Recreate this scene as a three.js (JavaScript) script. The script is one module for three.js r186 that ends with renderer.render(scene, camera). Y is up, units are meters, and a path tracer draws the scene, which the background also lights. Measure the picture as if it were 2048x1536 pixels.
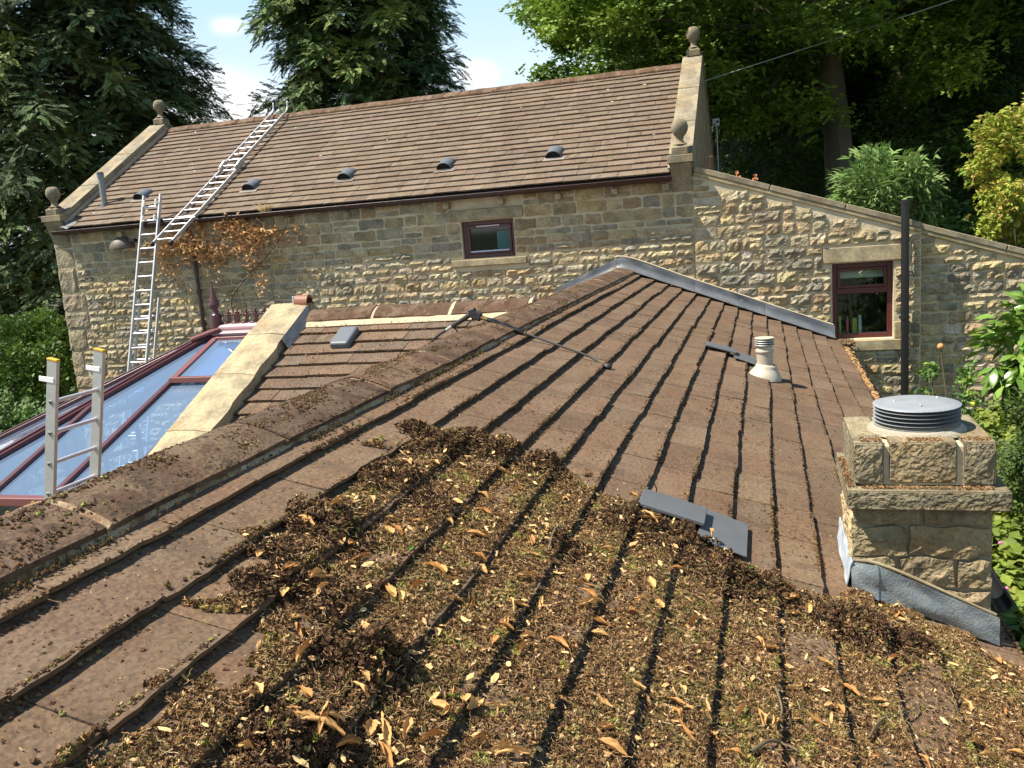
import * as THREE from 'three';
import { mergeGeometries } from 'three/addons/utils/BufferGeometryUtils.js';
import { RoundedBoxGeometry } from 'three/addons/geometries/RoundedBoxGeometry.js';

// ---------- camera, sky, sun, exposure (eye at the origin, metres, y up) ----------
const scene = new THREE.Scene();
const D2R = Math.PI / 180, FOC = 1740;
const camera = new THREE.PerspectiveCamera(2 * Math.atan(768 / FOC) / D2R, 4 / 3, 0.05, 400);
camera.rotation.set(-10.08 * D2R, 16.63 * D2R, -4.42 * D2R, 'YXZ');
camera.updateMatrixWorld();
const V3 = (x, y, z) => new THREE.Vector3(x, y, z);
const rayOf = (x, y) => V3((x - 1024) / FOC, -(y - 768) / FOC, -1).applyEuler(camera.rotation);
const onZ = (x, y, z) => { const d = rayOf(x, y); return d.multiplyScalar(z / d.z); };
const onPlane = (x, y, n, c) => { const d = rayOf(x, y); return d.multiplyScalar(c / d.dot(n)); };
const toPixel = p => { const q = p.clone().applyQuaternion(camera.quaternion.clone().invert()); return [1024 + FOC * q.x / -q.z, 768 - FOC * q.y / -q.z, -q.z]; };

let seed = 12345;
const rnd = () => { seed = (seed * 1664525 + 1013904223) >>> 0; return seed / 4294967296; };
const rr = (a, b) => a + (b - a) * rnd();
const pick = a => a[Math.floor(rnd() * a.length)];
const gauss = () => (rnd() + rnd() + rnd() + rnd() - 2) * 1.0;
const sstep = (a, b, x) => { const t = Math.min(1, Math.max(0, (x - a) / (b - a))); return t * t * (3 - 2 * t); };
const mixN = (a, b, t) => a + (b - a) * t;
function hash3(x, y, z) { let h = (x * 374761393 + y * 668265263 + z * 2147483647) | 0; h = Math.imul(h ^ (h >>> 13), 1274126177); h ^= h >>> 16; return (h >>> 0) / 4294967296; }
function vnoise(x, y, z, per = 0) {
  const xi = Math.floor(x), yi = Math.floor(y), zi = Math.floor(z);
  const f = t => t * t * (3 - 2 * t), u = f(x - xi), v = f(y - yi), w = f(z - zi);
  const m = a => per ? ((a % per) + per) % per : a;
  const h = (a, b, c) => hash3(m(xi + a), m(yi + b), zi + c);
  const l = (a, b, t) => a + (b - a) * t;
  return l(l(l(h(0, 0, 0), h(1, 0, 0), u), l(h(0, 1, 0), h(1, 1, 0), u), v), l(l(h(0, 0, 1), h(1, 0, 1), u), l(h(0, 1, 1), h(1, 1, 1), u), v), w);
}
const fbm = (x, y, z, o = 4) => { let s = 0, a = 0.5, f = 1; for (let i = 0; i < o; i++) { s += a * vnoise(x * f, y * f, z + i * 7, 0); f *= 2.03; a *= 0.5; } return s / (1 - Math.pow(0.5, o)); };
const fbmP = (x, y, z, per, o = 4) => { let s = 0, a = 0.5, p = per; for (let i = 0; i < o; i++) { s += a * vnoise(x * p, y * p, z + i * 7, p); p *= 2; a *= 0.5; } return s / (1 - Math.pow(0.5, o)); };

const lerp3 = (a, b, t) => [mixN(a[0], b[0], t), mixN(a[1], b[1], t), mixN(a[2], b[2], t)];
{ // sky: pale summer air, whiter low down, with soft heaps of cloud near the horizon
  const heaps = [[rayOf(440, 225).normalize(), 0.07, 0.05], [rayOf(455, 52).normalize(), 0.02, 0.009], [rayOf(960, 150).normalize(), 0.03, 0.02]];
  const W = 1024, H = 512, data = new Float32Array(W * H * 4);
  for (let j = 0; j < H; j++) for (let i = 0; i < W; i++) {
    const phi = ((i + 0.5) / W - 0.5) * 2 * Math.PI, el = ((j + 0.5) / H - 0.5) * Math.PI;
    const dx = Math.cos(el) * Math.cos(phi), dy = Math.sin(el), dz = Math.cos(el) * Math.sin(phi);
    const t = sstep(0.25, 1.0, dy);
    const low = sstep(0.02, 0.32, dy); let c = lerp3(lerp3([0.52, 0.545, 0.56], [0.25, 0.395, 0.51], low), [0.025, 0.075, 0.22], t);
    const n = fbm(dx * 5 + 3, dz * 5, dy * 13 + 1.7, 5);
    let cl = sstep(0.52, 0.66, n + 0.32 * (1 - sstep(0.02, 0.24, dy)) - 0.14) * (1 - sstep(0.3, 0.7, dy) * 0.75);
    for (const [q, w, h] of heaps) { const a = Math.atan2(dz, dx), qa = Math.atan2(q.z, q.x), da = (a - qa) / w, de = (el - Math.asin(q.y)) / h; cl = Math.max(cl, sstep(0.25, 0.75, Math.exp(-da * da - de * de) + (n - 0.5) * 0.8)); }
    for (let k = 0; k < 3; k++) c[k] = mixN(c[k], [0.56, 0.56, 0.565][k], cl * 0.92);
    if (dy < 0) c = [0.10, 0.11, 0.08];
    const o = (j * W + i) * 4; data[o] = c[0]; data[o + 1] = c[1]; data[o + 2] = c[2]; data[o + 3] = 1;
  }
  const sky = new THREE.DataTexture(data, W, H, THREE.RGBAFormat, THREE.FloatType);
  sky.mapping = THREE.EquirectangularReflectionMapping; sky.magFilter = sky.minFilter = THREE.LinearFilter; sky.needsUpdate = true;
  scene.background = sky; scene.environment = sky;
}
const SUN = V3(-0.58, 1, 0.245).normalize();
const sun = new THREE.DirectionalLight(new THREE.Color(1, 0.935, 0.81), 5.0);
sun.position.copy(SUN).multiplyScalar(45).add(V3(-5, 0, -9)); sun.target.position.set(-5, 0, -9);
sun.castShadow = true; sun.shadow.mapSize.set(4096, 4096); sun.shadow.radius = 1;
Object.assign(sun.shadow.camera, { left: -32, right: 32, top: 32, bottom: -32, near: 1, far: 110 });
sun.shadow.bias = -0.0005;
scene.add(sun, sun.target);
const renderer = new THREE.WebGLRenderer({ antialias: true });
renderer.toneMapping = THREE.LinearToneMapping;
renderer.toneMappingExposure = 2.15;
renderer.shadowMap.enabled = true;

// ---------- textures and materials ----------
function tex(size, fn, srgb = true) {
  const d = new Uint8Array(size * size * 4);
  for (let j = 0; j < size; j++) for (let i = 0; i < size; i++) {
    const c = fn(i / size, j / size), o = (j * size + i) * 4;
    for (let k = 0; k < 3; k++) { const v = Math.min(1, Math.max(0, c[k])); d[o + k] = 255 * (srgb ? (v <= 0.0031308 ? v * 12.92 : 1.055 * Math.pow(v, 1 / 2.4) - 0.055) : v); }
    d[o + 3] = 255;
  }
  const t = new THREE.DataTexture(d, size, size); t.wrapS = t.wrapT = THREE.RepeatWrapping; t.magFilter = THREE.LinearFilter; t.minFilter = THREE.LinearMipmapLinearFilter; t.generateMipmaps = true;
  if (srgb) t.colorSpace = THREE.SRGBColorSpace; t.needsUpdate = true; return t;
}
const grey = g => [g, g, g];
// stone: grain, iron stains, small dark pits (1 m square)
const stoneMap = tex(512, (u, v) => {
  const a = fbmP(u, v, 1, 5, 5), b = fbmP(u, v, 9, 40, 3), s = fbmP(u, v, 21, 3, 3);
  let c = lerp3([0.62, 0.60, 0.56], [1.0, 0.95, 0.84], sstep(0.3, 0.7, a)); c = lerp3(c, [0.95, 0.72, 0.42], 0.36 * sstep(0.55, 0.75, s));
  const k = mixN(0.62, 1.18, b); return c.map(x => x * k);
});
const stoneBump = tex(512, (u, v) => grey(0.55 * fbmP(u, v, 4, 14, 4) + 0.45 * fbmP(u, v, 31, 60, 3)), false);
const mortarMap = tex(256, (u, v) => { const a = fbmP(u, v, 5, 6, 4), b = fbmP(u, v, 6, 64, 2); const k = 0.78 + 0.3 * a - 0.16 * b; return [k, k * mixN(0.96, 1, a), k * mixN(0.88, 1.0, a)]; });
// concrete roof tile: brown dye worn to grey, dark and pale specks, small lichen spots (1 m square)
const tileMap = tex(512, (u, v) => {
  const a = fbmP(u, v, 2, 3, 5), b = fbmP(u, v, 12, 90, 3), s = fbmP(u, v, 33, 100, 2), l = fbmP(u, v, 51, 26, 3), m = fbmP(u, v, 71, 9, 4);
  let c = lerp3([0.80, 0.70, 0.62], [1.0, 0.97, 0.94], sstep(0.3, 0.7, a));
  c = lerp3(c, [0.95, 0.74, 0.60], 0.4 * sstep(0.5, 0.7, m));
  c = c.map(x => x * mixN(0.5, 1.45, b)); const d = fbmP(u, v, 91, 6, 5); c = lerp3(c, [0.42, 0.36, 0.30], 0.55 * sstep(0.55, 0.70, d));
  c = lerp3(c, [0.35, 0.26, 0.16], 0.5 * sstep(0.72, 0.80, s)); c = lerp3(c, [1.15, 1.05, 0.9], 0.6 * sstep(0.30, 0.22, s));
  c = lerp3(c, [1.0, 0.95, 0.62], 0.35 * sstep(0.70, 0.80, l));
  return c;
});
const tileBump = tex(512, (u, v) => grey(0.5 * fbmP(u, v, 14, 60, 3) + 0.5 * fbmP(u, v, 3, 18, 4)), false);
// mossy ridge: crust of moss and lichen over concrete
const ridgeMap = tex(512, (u, v) => {
  const a = fbmP(u, v, 2, 5, 5), b = fbmP(u, v, 12, 110, 3), g = fbmP(u, v, 40, 12, 5), l = fbmP(u, v, 61, 18, 4), w = fbmP(u, v, 81, 9, 5);
  let c = lerp3([0.60, 0.46, 0.36], [0.98, 0.86, 0.78], sstep(0.3, 0.7, a));
  c = lerp3(c, [0.55, 0.33, 0.21], 0.7 * sstep(0.48, 0.62, g)); c = lerp3(c, [0.26, 0.20, 0.10], 0.7 * sstep(0.56, 0.70, l));
  c = lerp3(c, [1.6, 1.5, 1.35], 0.7 * sstep(0.66, 0.74, w) * sstep(0.4, 0.5, b));
  return c.map(x => x * mixN(0.55, 1.35, b));
});
const ridgeBump = tex(512, (u, v) => grey(0.65 * fbmP(u, v, 14, 40, 4) + 0.35 * fbmP(u, v, 3, 100, 2)), false);
const barkMap = tex(256, (u, v) => { const a = fbmP(u, v * 0.25, 3, 16, 4), b = fbmP(u, v, 8, 5, 3); return lerp3([0.5, 0.45, 0.38], [1, 0.95, 0.85], a).map((x, i) => x * mixN(0.8, [1.0, 1.1, 0.9][i], b)); });
const earthMap = tex(512, (u, v) => { const a = fbmP(u, v, 3, 8, 5), b = fbmP(u, v, 8, 60, 3); return lerp3([0.45, 0.5, 0.35], [1, 1, 0.9], a).map(x => x * mixN(0.6, 1.3, b)); });
const leadMap = tex(512, (u, v) => { const a = fbmP(u, v, 3, 4, 5), b = fbmP(u, v, 8, 14, 4); let c = lerp3([0.62, 0.68, 0.76], [1, 1, 1], sstep(0.3, 0.7, a)); return lerp3(c, [0.98, 0.98, 0.74], 0.35 * sstep(0.56, 0.7, b)); });
const aluMap = tex(256, (u, v) => { const a = fbmP(u, v, 3, 8, 4), b = fbmP(u, v, 8, 50, 2); return grey(0.72 + 0.24 * a + 0.12 * b); });

function mat(rgb, o = {}) {
  const { phys, ...rest } = o, M = phys ? THREE.MeshPhysicalMaterial : THREE.MeshStandardMaterial;
  const m = new M({ roughness: 0.9, side: THREE.DoubleSide, ...rest }); m.color.setRGB(...rgb); return m;
}
const M = {
  stone: mat([1.12, 1.11, 1.08], { map: stoneMap, bumpMap: stoneBump, bumpScale: 0.03, vertexColors: true }),
  ashlar: mat([0.44, 0.37, 0.25], { map: stoneMap, bumpMap: stoneBump, bumpScale: 0.003 }),
  coping: mat([0.30, 0.262, 0.195], { map: stoneMap, bumpMap: stoneBump, bumpScale: 0.004 }),
  palestone: mat([0.41, 0.345, 0.23], { map: stoneMap, bumpMap: stoneBump, bumpScale: 0.003 }),
  finial: mat([0.25, 0.22, 0.16], { map: stoneMap, bumpMap: stoneBump, bumpScale: 0.006 }),
  mortar: mat([0.62, 0.53, 0.37], { map: mortarMap, bumpMap: stoneBump, bumpScale: 0.008 }),
  tile: mat([1, 1, 1], { map: tileMap, bumpMap: tileBump, bumpScale: 0.009, vertexColors: true, roughness: 0.92 }),
  ridge: mat([0.78, 0.74, 0.68], { map: ridgeMap, bumpMap: ridgeBump, bumpScale: 0.010, vertexColors: true, roughness: 0.95 }),
  ridgeMortar: mat([0.34, 0.31, 0.22], { map: ridgeMap, bumpMap: ridgeBump, bumpScale: 0.008 }),
  deck: mat([0.03, 0.028, 0.025]),
  gutter: mat([0.045, 0.018, 0.018], { roughness: 0.38 }),
  brownFrame: mat([0.075, 0.026, 0.022], { roughness: 0.4 }),
  redFrame: mat([0.085, 0.018, 0.014], { roughness: 0.4 }),
  dark: mat([0.012, 0.011, 0.010]),
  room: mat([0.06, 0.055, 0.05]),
  black: mat([0.012, 0.012, 0.013], { roughness: 0.35 }),
  rubber: mat([0.02, 0.02, 0.021], { roughness: 0.55 }),
  slateVent: mat([0.105, 0.115, 0.13], { roughness: 0.5 }),
  flatVent: mat([0.115, 0.122, 0.13], { roughness: 0.55, map: aluMap }),
  lead: mat([0.135, 0.14, 0.15], { map: leadMap, roughness: 0.55, metalness: 0.1, bumpMap: tileBump, bumpScale: 0.004 }),
  whiteLead: mat([0.42, 0.46, 0.50], { map: leadMap, roughness: 0.6 }),
  alu: mat([0.60, 0.60, 0.58], { map: aluMap, roughness: 0.42, metalness: 0.6 }),
  rung: mat([0.72, 0.66, 0.70], { map: aluMap, roughness: 0.35, metalness: 0.5 }),
  steel: mat([0.50, 0.50, 0.48], { map: aluMap, roughness: 0.45, metalness: 0.55 }),
  yellowCap: mat([0.55, 0.33, 0.02], { roughness: 0.6 }),
  brass: mat([0.45, 0.30, 0.10], { roughness: 0.35, metalness: 0.8 }),
  greyPipe: mat([0.22, 0.235, 0.24], { roughness: 0.5, map: aluMap }),
  flue: mat([0.50, 0.45, 0.36], { roughness: 0.6, map: mortarMap }),
  ringMetal: mat([0.26, 0.27, 0.275], { roughness: 0.55, metalness: 0.1, map: aluMap }),
  cowl: mat([0.33, 0.35, 0.365], { roughness: 0.5, metalness: 0.3, map: aluMap }),
  upvc: mat([0.075, 0.022, 0.026], { roughness: 0.35 }),
  upvcPink: mat([0.17, 0.062, 0.06], { roughness: 0.35 }),
  glass: mat([0.9, 0.95, 0.95], { phys: true, transmission: 1, thickness: 0, roughness: 0.02, ior: 1.5 }),
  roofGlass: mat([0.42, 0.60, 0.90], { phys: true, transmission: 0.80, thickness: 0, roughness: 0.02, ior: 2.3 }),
  bark: mat([0.10, 0.082, 0.062], { map: barkMap, bumpMap: barkMap, bumpScale: 0.02 }),
  barkDark: mat([0.055, 0.042, 0.032], { map: barkMap, bumpMap: barkMap, bumpScale: 0.02 }),
  twig: mat([0.20, 0.145, 0.10], { map: barkMap }),
  earth: mat([0.075, 0.075, 0.045], { map: earthMap, bumpMap: earthMap, bumpScale: 0.03 }),
  wire: mat([0.30, 0.31, 0.30], { roughness: 0.5 }),
  white: mat([0.8, 0.8, 0.78], { roughness: 0.5 }),
};
const leafMat = (rgb, tr = 0.35, rough = 0.7) => mat(rgb, { phys: true, transmission: tr, thickness: 0, roughness: rough, specularIntensity: 0.35 });

// ---------- scene helpers ----------
const names = {};
const numbered = n => { const k = names[n] = (names[n] ?? -1) + 1; return k ? `${n}_${String(k).padStart(3, '0')}` : n; };
const shadowed = o => { o.castShadow = o.receiveShadow = true; return o; };
function thing(name, base, label, category, group) {
  const o = new THREE.Group(); o.name = numbered(name); o.position.set(...base); o.userData = { label, category }; if (group) o.userData.group = group; scene.add(o); return o;
}
const rootOf = o => { while (o.parent && o.parent !== scene) o = o.parent; return o; };
// a part whose geometry is written in world metres; it is moved to the thing's own origin
function part(name, geo, m, parent, extra) {
  if (Array.isArray(geo)) geo = merge(geo);
  const r = rootOf(parent); if (parent !== scene) geo.translate(-r.position.x, -r.position.y, -r.position.z);
  const o = shadowed(new THREE.Mesh(geo, m)); o.name = name; parent.add(o); if (extra) Object.assign(o.userData, extra); return o;
}
function single(name, geo, m, base, label, category, group) { // a thing that is one mesh
  if (Array.isArray(geo)) geo = merge(geo);
  geo.translate(-base[0], -base[1], -base[2]);
  const o = shadowed(new THREE.Mesh(geo, m)); o.position.set(...base); o.name = numbered(name); o.userData = { label, category }; if (group) o.userData.group = group; scene.add(o); return o;
}
function structure(name, geo, m) { const o = shadowed(new THREE.Mesh(geo, m)); o.name = name; o.userData.kind = 'structure'; scene.add(o); return o; }
function merge(list) {
  const keep = ['position', 'normal', 'uv', 'color'].filter(k => list.every(g => g.attributes[k]));
  const l = list.map(g => { const q = g.index ? g.toNonIndexed() : g; for (const k of Object.keys(q.attributes)) if (!keep.includes(k)) q.deleteAttribute(k); return q; });
  return mergeGeometries(l);
}
// box uv in metres from position and dominant normal
function metreUV(g, s = 1, off = [0, 0]) {
  const p = g.attributes.position, n = g.attributes.normal, uv = new Float32Array(p.count * 2);
  for (let i = 0; i < p.count; i++) {
    const ax = Math.abs(n.getX(i)), ay = Math.abs(n.getY(i)), az = Math.abs(n.getZ(i));
    let a, b; if (az >= ax && az >= ay) { a = p.getX(i); b = p.getY(i); } else if (ay >= ax) { a = p.getX(i); b = p.getZ(i); } else { a = p.getZ(i); b = p.getY(i); }
    uv[2 * i] = a / s + off[0]; uv[2 * i + 1] = b / s + off[1];
  }
  g.setAttribute('uv', new THREE.BufferAttribute(uv, 2)); return g;
}
const rbox = (x0, x1, y0, y1, z0, z1, r = 0.006) => { const g = new RoundedBoxGeometry(x1 - x0, y1 - y0, z1 - z0, 1, Math.min(r, (x1 - x0) / 3, (y1 - y0) / 3, (z1 - z0) / 3)); g.translate((x0 + x1) / 2, (y0 + y1) / 2, (z0 + z1) / 2); return metreUV(g); };
function barGeo(a, b, w, h, up = V3(0, 1, 0), r = 0.004) { // square bar from a to b, w across, h along up
  const d = b.clone().sub(a), L = d.length(); d.normalize(); const s = d.clone().cross(up).normalize(), u = s.clone().cross(d);
  const g = new RoundedBoxGeometry(w, h, L, 1, Math.min(r, w / 3, h / 3)); metreUV(g);
  g.applyMatrix4(new THREE.Matrix4().makeBasis(s, u, d.negate()).setPosition(a.clone().add(b).multiplyScalar(0.5))); return g;
}
function tube(pts, r, seg = 24, rad = 8, taper = null) {
  const c = new THREE.CatmullRomCurve3(pts.map(p => p.isVector3 ? p : V3(...p)));
  const g = new THREE.TubeGeometry(c, seg, r, rad, false);
  if (taper) { const p = g.attributes.position; for (let i = 0; i <= seg; i++) { const ct = c.getPointAt(i / seg), k = taper(i / seg); for (let j = 0; j <= rad; j++) { const q = i * (rad + 1) + j; p.setXYZ(q, ct.x + (p.getX(q) - ct.x) * k, ct.y + (p.getY(q) - ct.y) * k, ct.z + (p.getZ(q) - ct.z) * k); } } g.computeVertexNormals(); }
  return g;
}
const rod = (a, b, r, n = 12) => { const d = b.clone().sub(a), g = new THREE.CylinderGeometry(r, r, d.length(), n); g.applyQuaternion(new THREE.Quaternion().setFromUnitVectors(V3(0, 1, 0), d.normalize())); const m = a.clone().add(b).multiplyScalar(0.5); return g.translate(m.x, m.y, m.z); };
const lathe = (pts, at, n = 24) => { const g = new THREE.LatheGeometry(pts.map(p => new THREE.Vector2(p[0], p[1])), n); return g.translate(...at); };
function tint(g, c) { const n = g.attributes.position.count, a = new Float32Array(n * 3); for (let i = 0; i < n; i++) { a[3 * i] = c[0]; a[3 * i + 1] = c[1]; a[3 * i + 2] = c[2]; } g.setAttribute('color', new THREE.BufferAttribute(a, 3)); return g; }
// a piece with a worked face: nx by ny grid of face points P(u, v), walls going back by the vector `back`
function piece(nx, ny, P, back, uvOf, color, facet = false) {
  const pos = [], uv = [], idx = [], face = [];
  for (let j = 0; j <= ny; j++) for (let i = 0; i <= nx; i++) { const p = P(i / nx, j / ny); face.push(p); pos.push(p.x, p.y, p.z); uv.push(...uvOf(i / nx, j / ny, 0)); }
  const id = (i, j) => j * (nx + 1) + i;
  for (let j = 0; j < ny; j++) for (let i = 0; i < nx; i++) idx.push(id(i, j), id(i + 1, j), id(i + 1, j + 1), id(i, j), id(i + 1, j + 1), id(i, j + 1));
  const loop = []; for (let i = 0; i < nx; i++) loop.push([i, 0]); for (let j = 0; j < ny; j++) loop.push([nx, j]); for (let i = nx; i > 0; i--) loop.push([i, ny]); for (let j = ny; j > 0; j--) loop.push([0, j]);
  for (let k = 0; k < loop.length; k++) {
    const a = loop[k], b = loop[(k + 1) % loop.length], pa = face[id(...a)], pb = face[id(...b)], o = pos.length / 3;
    for (const [p, q, s] of [[pa, a, 0], [pb, b, 0], [pb, b, 1], [pa, a, 1]]) { const t = s ? p.clone().add(back) : p; pos.push(t.x, t.y, t.z); const w = uvOf(q[0] / nx, q[1] / ny, s); uv.push(...w); }
    idx.push(o, o + 2, o + 1, o, o + 3, o + 2);
  }
  let g = new THREE.BufferGeometry(); g.setAttribute('position', new THREE.Float32BufferAttribute(pos, 3)); g.setAttribute('uv', new THREE.Float32BufferAttribute(uv, 2)); g.setIndex(idx);
  if (facet) g = g.toNonIndexed(); g.computeVertexNormals(); if (color) tint(g, color); return g;
}
// a sheet of copies (moss, leaves) as one part or thing of kind "stuff"
function copies(name, geo, m, list, parent, extra = {}) { // list: [position, quaternion, scale(Vector3|number), color]
  const o = new THREE.InstancedMesh(geo, m, list.length), mm = new THREE.Matrix4(), s = V3(), c = new THREE.Color();
  const r = parent === scene ? V3() : rootOf(parent).position;
  list.forEach(([p, q, sc, col], i) => { typeof sc === 'number' ? s.setScalar(sc) : s.copy(sc); mm.compose(p.clone().sub(r), q, s); o.setMatrixAt(i, mm); if (col) o.setColorAt(i, c.setRGB(...col)); });
  o.name = name; o.userData = { kind: 'stuff', ...extra }; shadowed(o); parent.add(o); return o;
}
const eul = (x, y, z) => new THREE.Quaternion().setFromEuler(new THREE.Euler(x, y, z, 'YXZ'));
const anyTurn = () => eul(rr(-3.14, 3.14), rr(-3.14, 3.14), rr(-3.14, 3.14));
const tone = (c, k = 0.2) => { const f = 1 + rr(-k, k); return c.map(x => x * f * (1 + rr(-k, k) * 0.25)); };
const sizeInView = p => { const q = toPixel(p); return q[2] > 0.2 && q[0] > -60 && q[0] < 2110 && q[1] > -60 && q[1] < 1600 ? 1 / q[2] : 0; };

// ---------- terrain ----------
const groundAt = (x, z) => {
  const right = sstep(-0.5, 1.6, x), low = mixN(-4.4, -3.35, right);
  const hillX = sstep(-2.5, 4, x + Math.max(0, -z - 20) * 0.25), rise = Math.max(0, -15.2 - z);
  const bumps = 0.25 * (fbm(x * 0.4, z * 0.4, 3, 3) - 0.5) * sstep(0, 3, rise + Math.max(0, x - 1.5));
  return low + hillX * (0.30 * rise + 0.010 * rise * rise) * (rise < 30 ? 1 : 1) + bumps;
};
{
  const g = new THREE.PlaneGeometry(240, 240, 200, 200); g.rotateX(-Math.PI / 2);
  const p = g.attributes.position;
  for (let i = 0; i < p.count; i++) { // denser near the house
    const sx = p.getX(i) / 120, sz = p.getZ(i) / 120, x = 120 * sx * (0.18 + 0.82 * sx * sx) - 3, z = 120 * sz * (0.18 + 0.82 * sz * sz) - 12;
    const zz = Math.max(z, -62); p.setXYZ(i, x, groundAt(x, zz), z);
  }
  g.computeVertexNormals(); metreUV(g, 3); structure('ground', g, M.earth);
}

// ---------- pieces of walls and roofs ----------
const STONE = [[0.36, 0.325, 0.255], [0.31, 0.285, 0.235], [0.40, 0.345, 0.24], [0.44, 0.365, 0.23], [0.40, 0.32, 0.205], [0.45, 0.385, 0.27], [0.28, 0.255, 0.205], [0.36, 0.29, 0.19], [0.42, 0.37, 0.28]];
function stoneGeo(x0, x1, y0, y1, z, bulge, color, rough = 1, tight = 1) {
  const w = x1 - x0, h = y1 - y0, nx = Math.min(9, Math.max(3, Math.round(w / 0.052))), ny = Math.min(6, Math.max(2, Math.round(h / 0.046)));
  const sd = rnd() * 90, lean = rr(-0.3, 0.3), j = Math.min(0.014, h * 0.1), o = [rnd(), rnd()];
  const P = (u, v) => {
    const e = Math.min(Math.min(u, 1 - u) * w, Math.min(v, 1 - v) * h), corner = Math.hypot(Math.max(0, Math.abs(u - 0.5) * 2 - (1 - 0.09 / w)) * w, Math.max(0, Math.abs(v - 0.5) * 2 - (1 - 0.07 / h)) * h);
    const n1 = vnoise(u * 5 * w / 0.3 + sd, v * 4 + sd, 2) - 0.5, n2 = vnoise(u * 14 * w / 0.3, v * 6 + sd, 5) - 0.5;
    const inx = corner * 0.11 * tight;
    const x = mixN(x0, x1, u) + (0.5 - u) * 2 * inx + n1 * j * 1.6, y = mixN(y0, y1, v) + (0.5 - v) * 2 * inx + (vnoise(u * 4 + sd, v * 3, 9) - 0.5) * j * 2.2;
    const b = bulge * (0.6 + 0.4 * sstep(0, 0.03, e)) * (1 + lean * (v - 0.5)) + rough * (n1 * 0.9 + n2 * 0.8 + (vnoise(u * 30 * w / 0.3 + sd, v * 9, 8) - 0.5) * 0.6) * bulge * (e < 0.005 ? 0.4 : 1);
    return V3(x, y, z + 0.004 + Math.max(0.002, b));
  };
  return piece(nx, ny, P, V3(0, 0, -0.05), (u, v, s) => [o[0] + u * w, o[1] + v * h + s * 0.05], color, true);
}
function stoneWall({ x0, x1, y0, y1, z, top = () => 1e9, holes = [], bulge = 0.03, quoinL = false, quoinR = false, sizes = [0.2, 0.52] }) {
  const out = []; let y = y0;
  while (y < y1 - 0.05) {
    let h = rr(0.105, 0.215); if (y + h > y1 - 0.06) h = y1 - y;
    let x = x0 + (quoinL ? -0.0 : rr(-0.1, 0));
    const cut = holes.filter(r => r[2] < y + h - 0.02 && r[3] > y + 0.02).sort((a, b) => a[0] - b[0]);
    const spans = []; let s = x0; for (const r of cut) { if (r[0] > s) spans.push([s, r[0]]); s = Math.max(s, r[1]); } if (s < x1) spans.push([s, x1]);
    for (const [a, b] of spans) {
      let xx = a;
      while (xx < b - 0.04) {
        let w = rr(...sizes) * mixN(0.8, 1.15, h / 0.2); if (b - xx - w < 0.12) w = b - xx;
        const g = 0.007 + rnd() * 0.008, hh = h - g; const split = h > 0.15 && rnd() < 0.2;
        const tops = Math.min(top(xx), top(xx + w)) - 0.03;
        const put = (ya, yb) => { if (yb > tops) { if (ya + 0.07 > tops) return; yb = tops; } out.push({ box: [xx + g / 2, xx + w - g / 2, ya, yb], b: bulge * rr(0.55, 1.35) }); };
        if (split) { put(y + g / 2, y + h * 0.46); put(y + h * 0.54, y + h - g / 2); } else put(y + g / 2 + rr(-0.006, 0.006), y + g / 2 + hh + rr(-0.008, 0.006));
        xx += w;
      }
    }
    y += h;
  }
  return out.map(o => ({ ...o, z }));
}
// keep the pieces that show largest as parts of their own, join the rest
function pieces(list, name, restName, m, parent, most = 300) {
  list.forEach(o => { o.s = o.show; }); list.sort((a, b) => b.s - a.s);
  list.slice(0, most).forEach(o => part(name, o.geo, m, parent));
  if (list.length > most) part(restName, list.slice(most).map(o => o.geo), m, parent, { kind: 'stuff' });
}
const TILE = [[0.172, 0.134, 0.100], [0.180, 0.141, 0.105], [0.164, 0.128, 0.096], [0.188, 0.148, 0.111], [0.154, 0.119, 0.089]];
function tileGeo(O, U, V, N, u0, u1, v0, v1, t0, t1, thick, color, seg, wob) {
  const sd = rnd() * 99, o = [rnd(), rnd()], w = u1 - u0, dv = rr(-wob, wob), dt = rr(-0.12, 0.12) * (t1 - t0), sk = rr(-wob, wob) * 0.7;
  const wave = (vnoise((u0 + u1) * 0.35, v1 * 3, 12) - 0.5) * wob * 2.2;
  const P = (a, b) => {
    const e = b > 0.99 ? dv + wave + sk * (a - 0.5) * 2 + (vnoise(a * w * 26 + sd, sd, 1) - 0.5) * wob * 1.3 + (vnoise(a * w * 80 + sd, sd, 4) - 0.5) * wob * 0.7 : 0;
    return O.clone().addScaledVector(U, mixN(u0, u1, a) + (vnoise(sd, b * 5, 3) - 0.5) * 0.004).addScaledVector(V, mixN(v0, v1, b) + e).addScaledVector(N, mixN(t0, t1 + dt, b) + (b > 0.99 ? (vnoise(a * w * 18, sd, 7) - 0.5) * wob * 0.4 : 0));
  };
  return piece(seg, 1, P, N.clone().multiplyScalar(-thick), (a, b, s) => [o[0] + a * w, o[1] + b * (v1 - v0) + s * thick], color);
}
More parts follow.
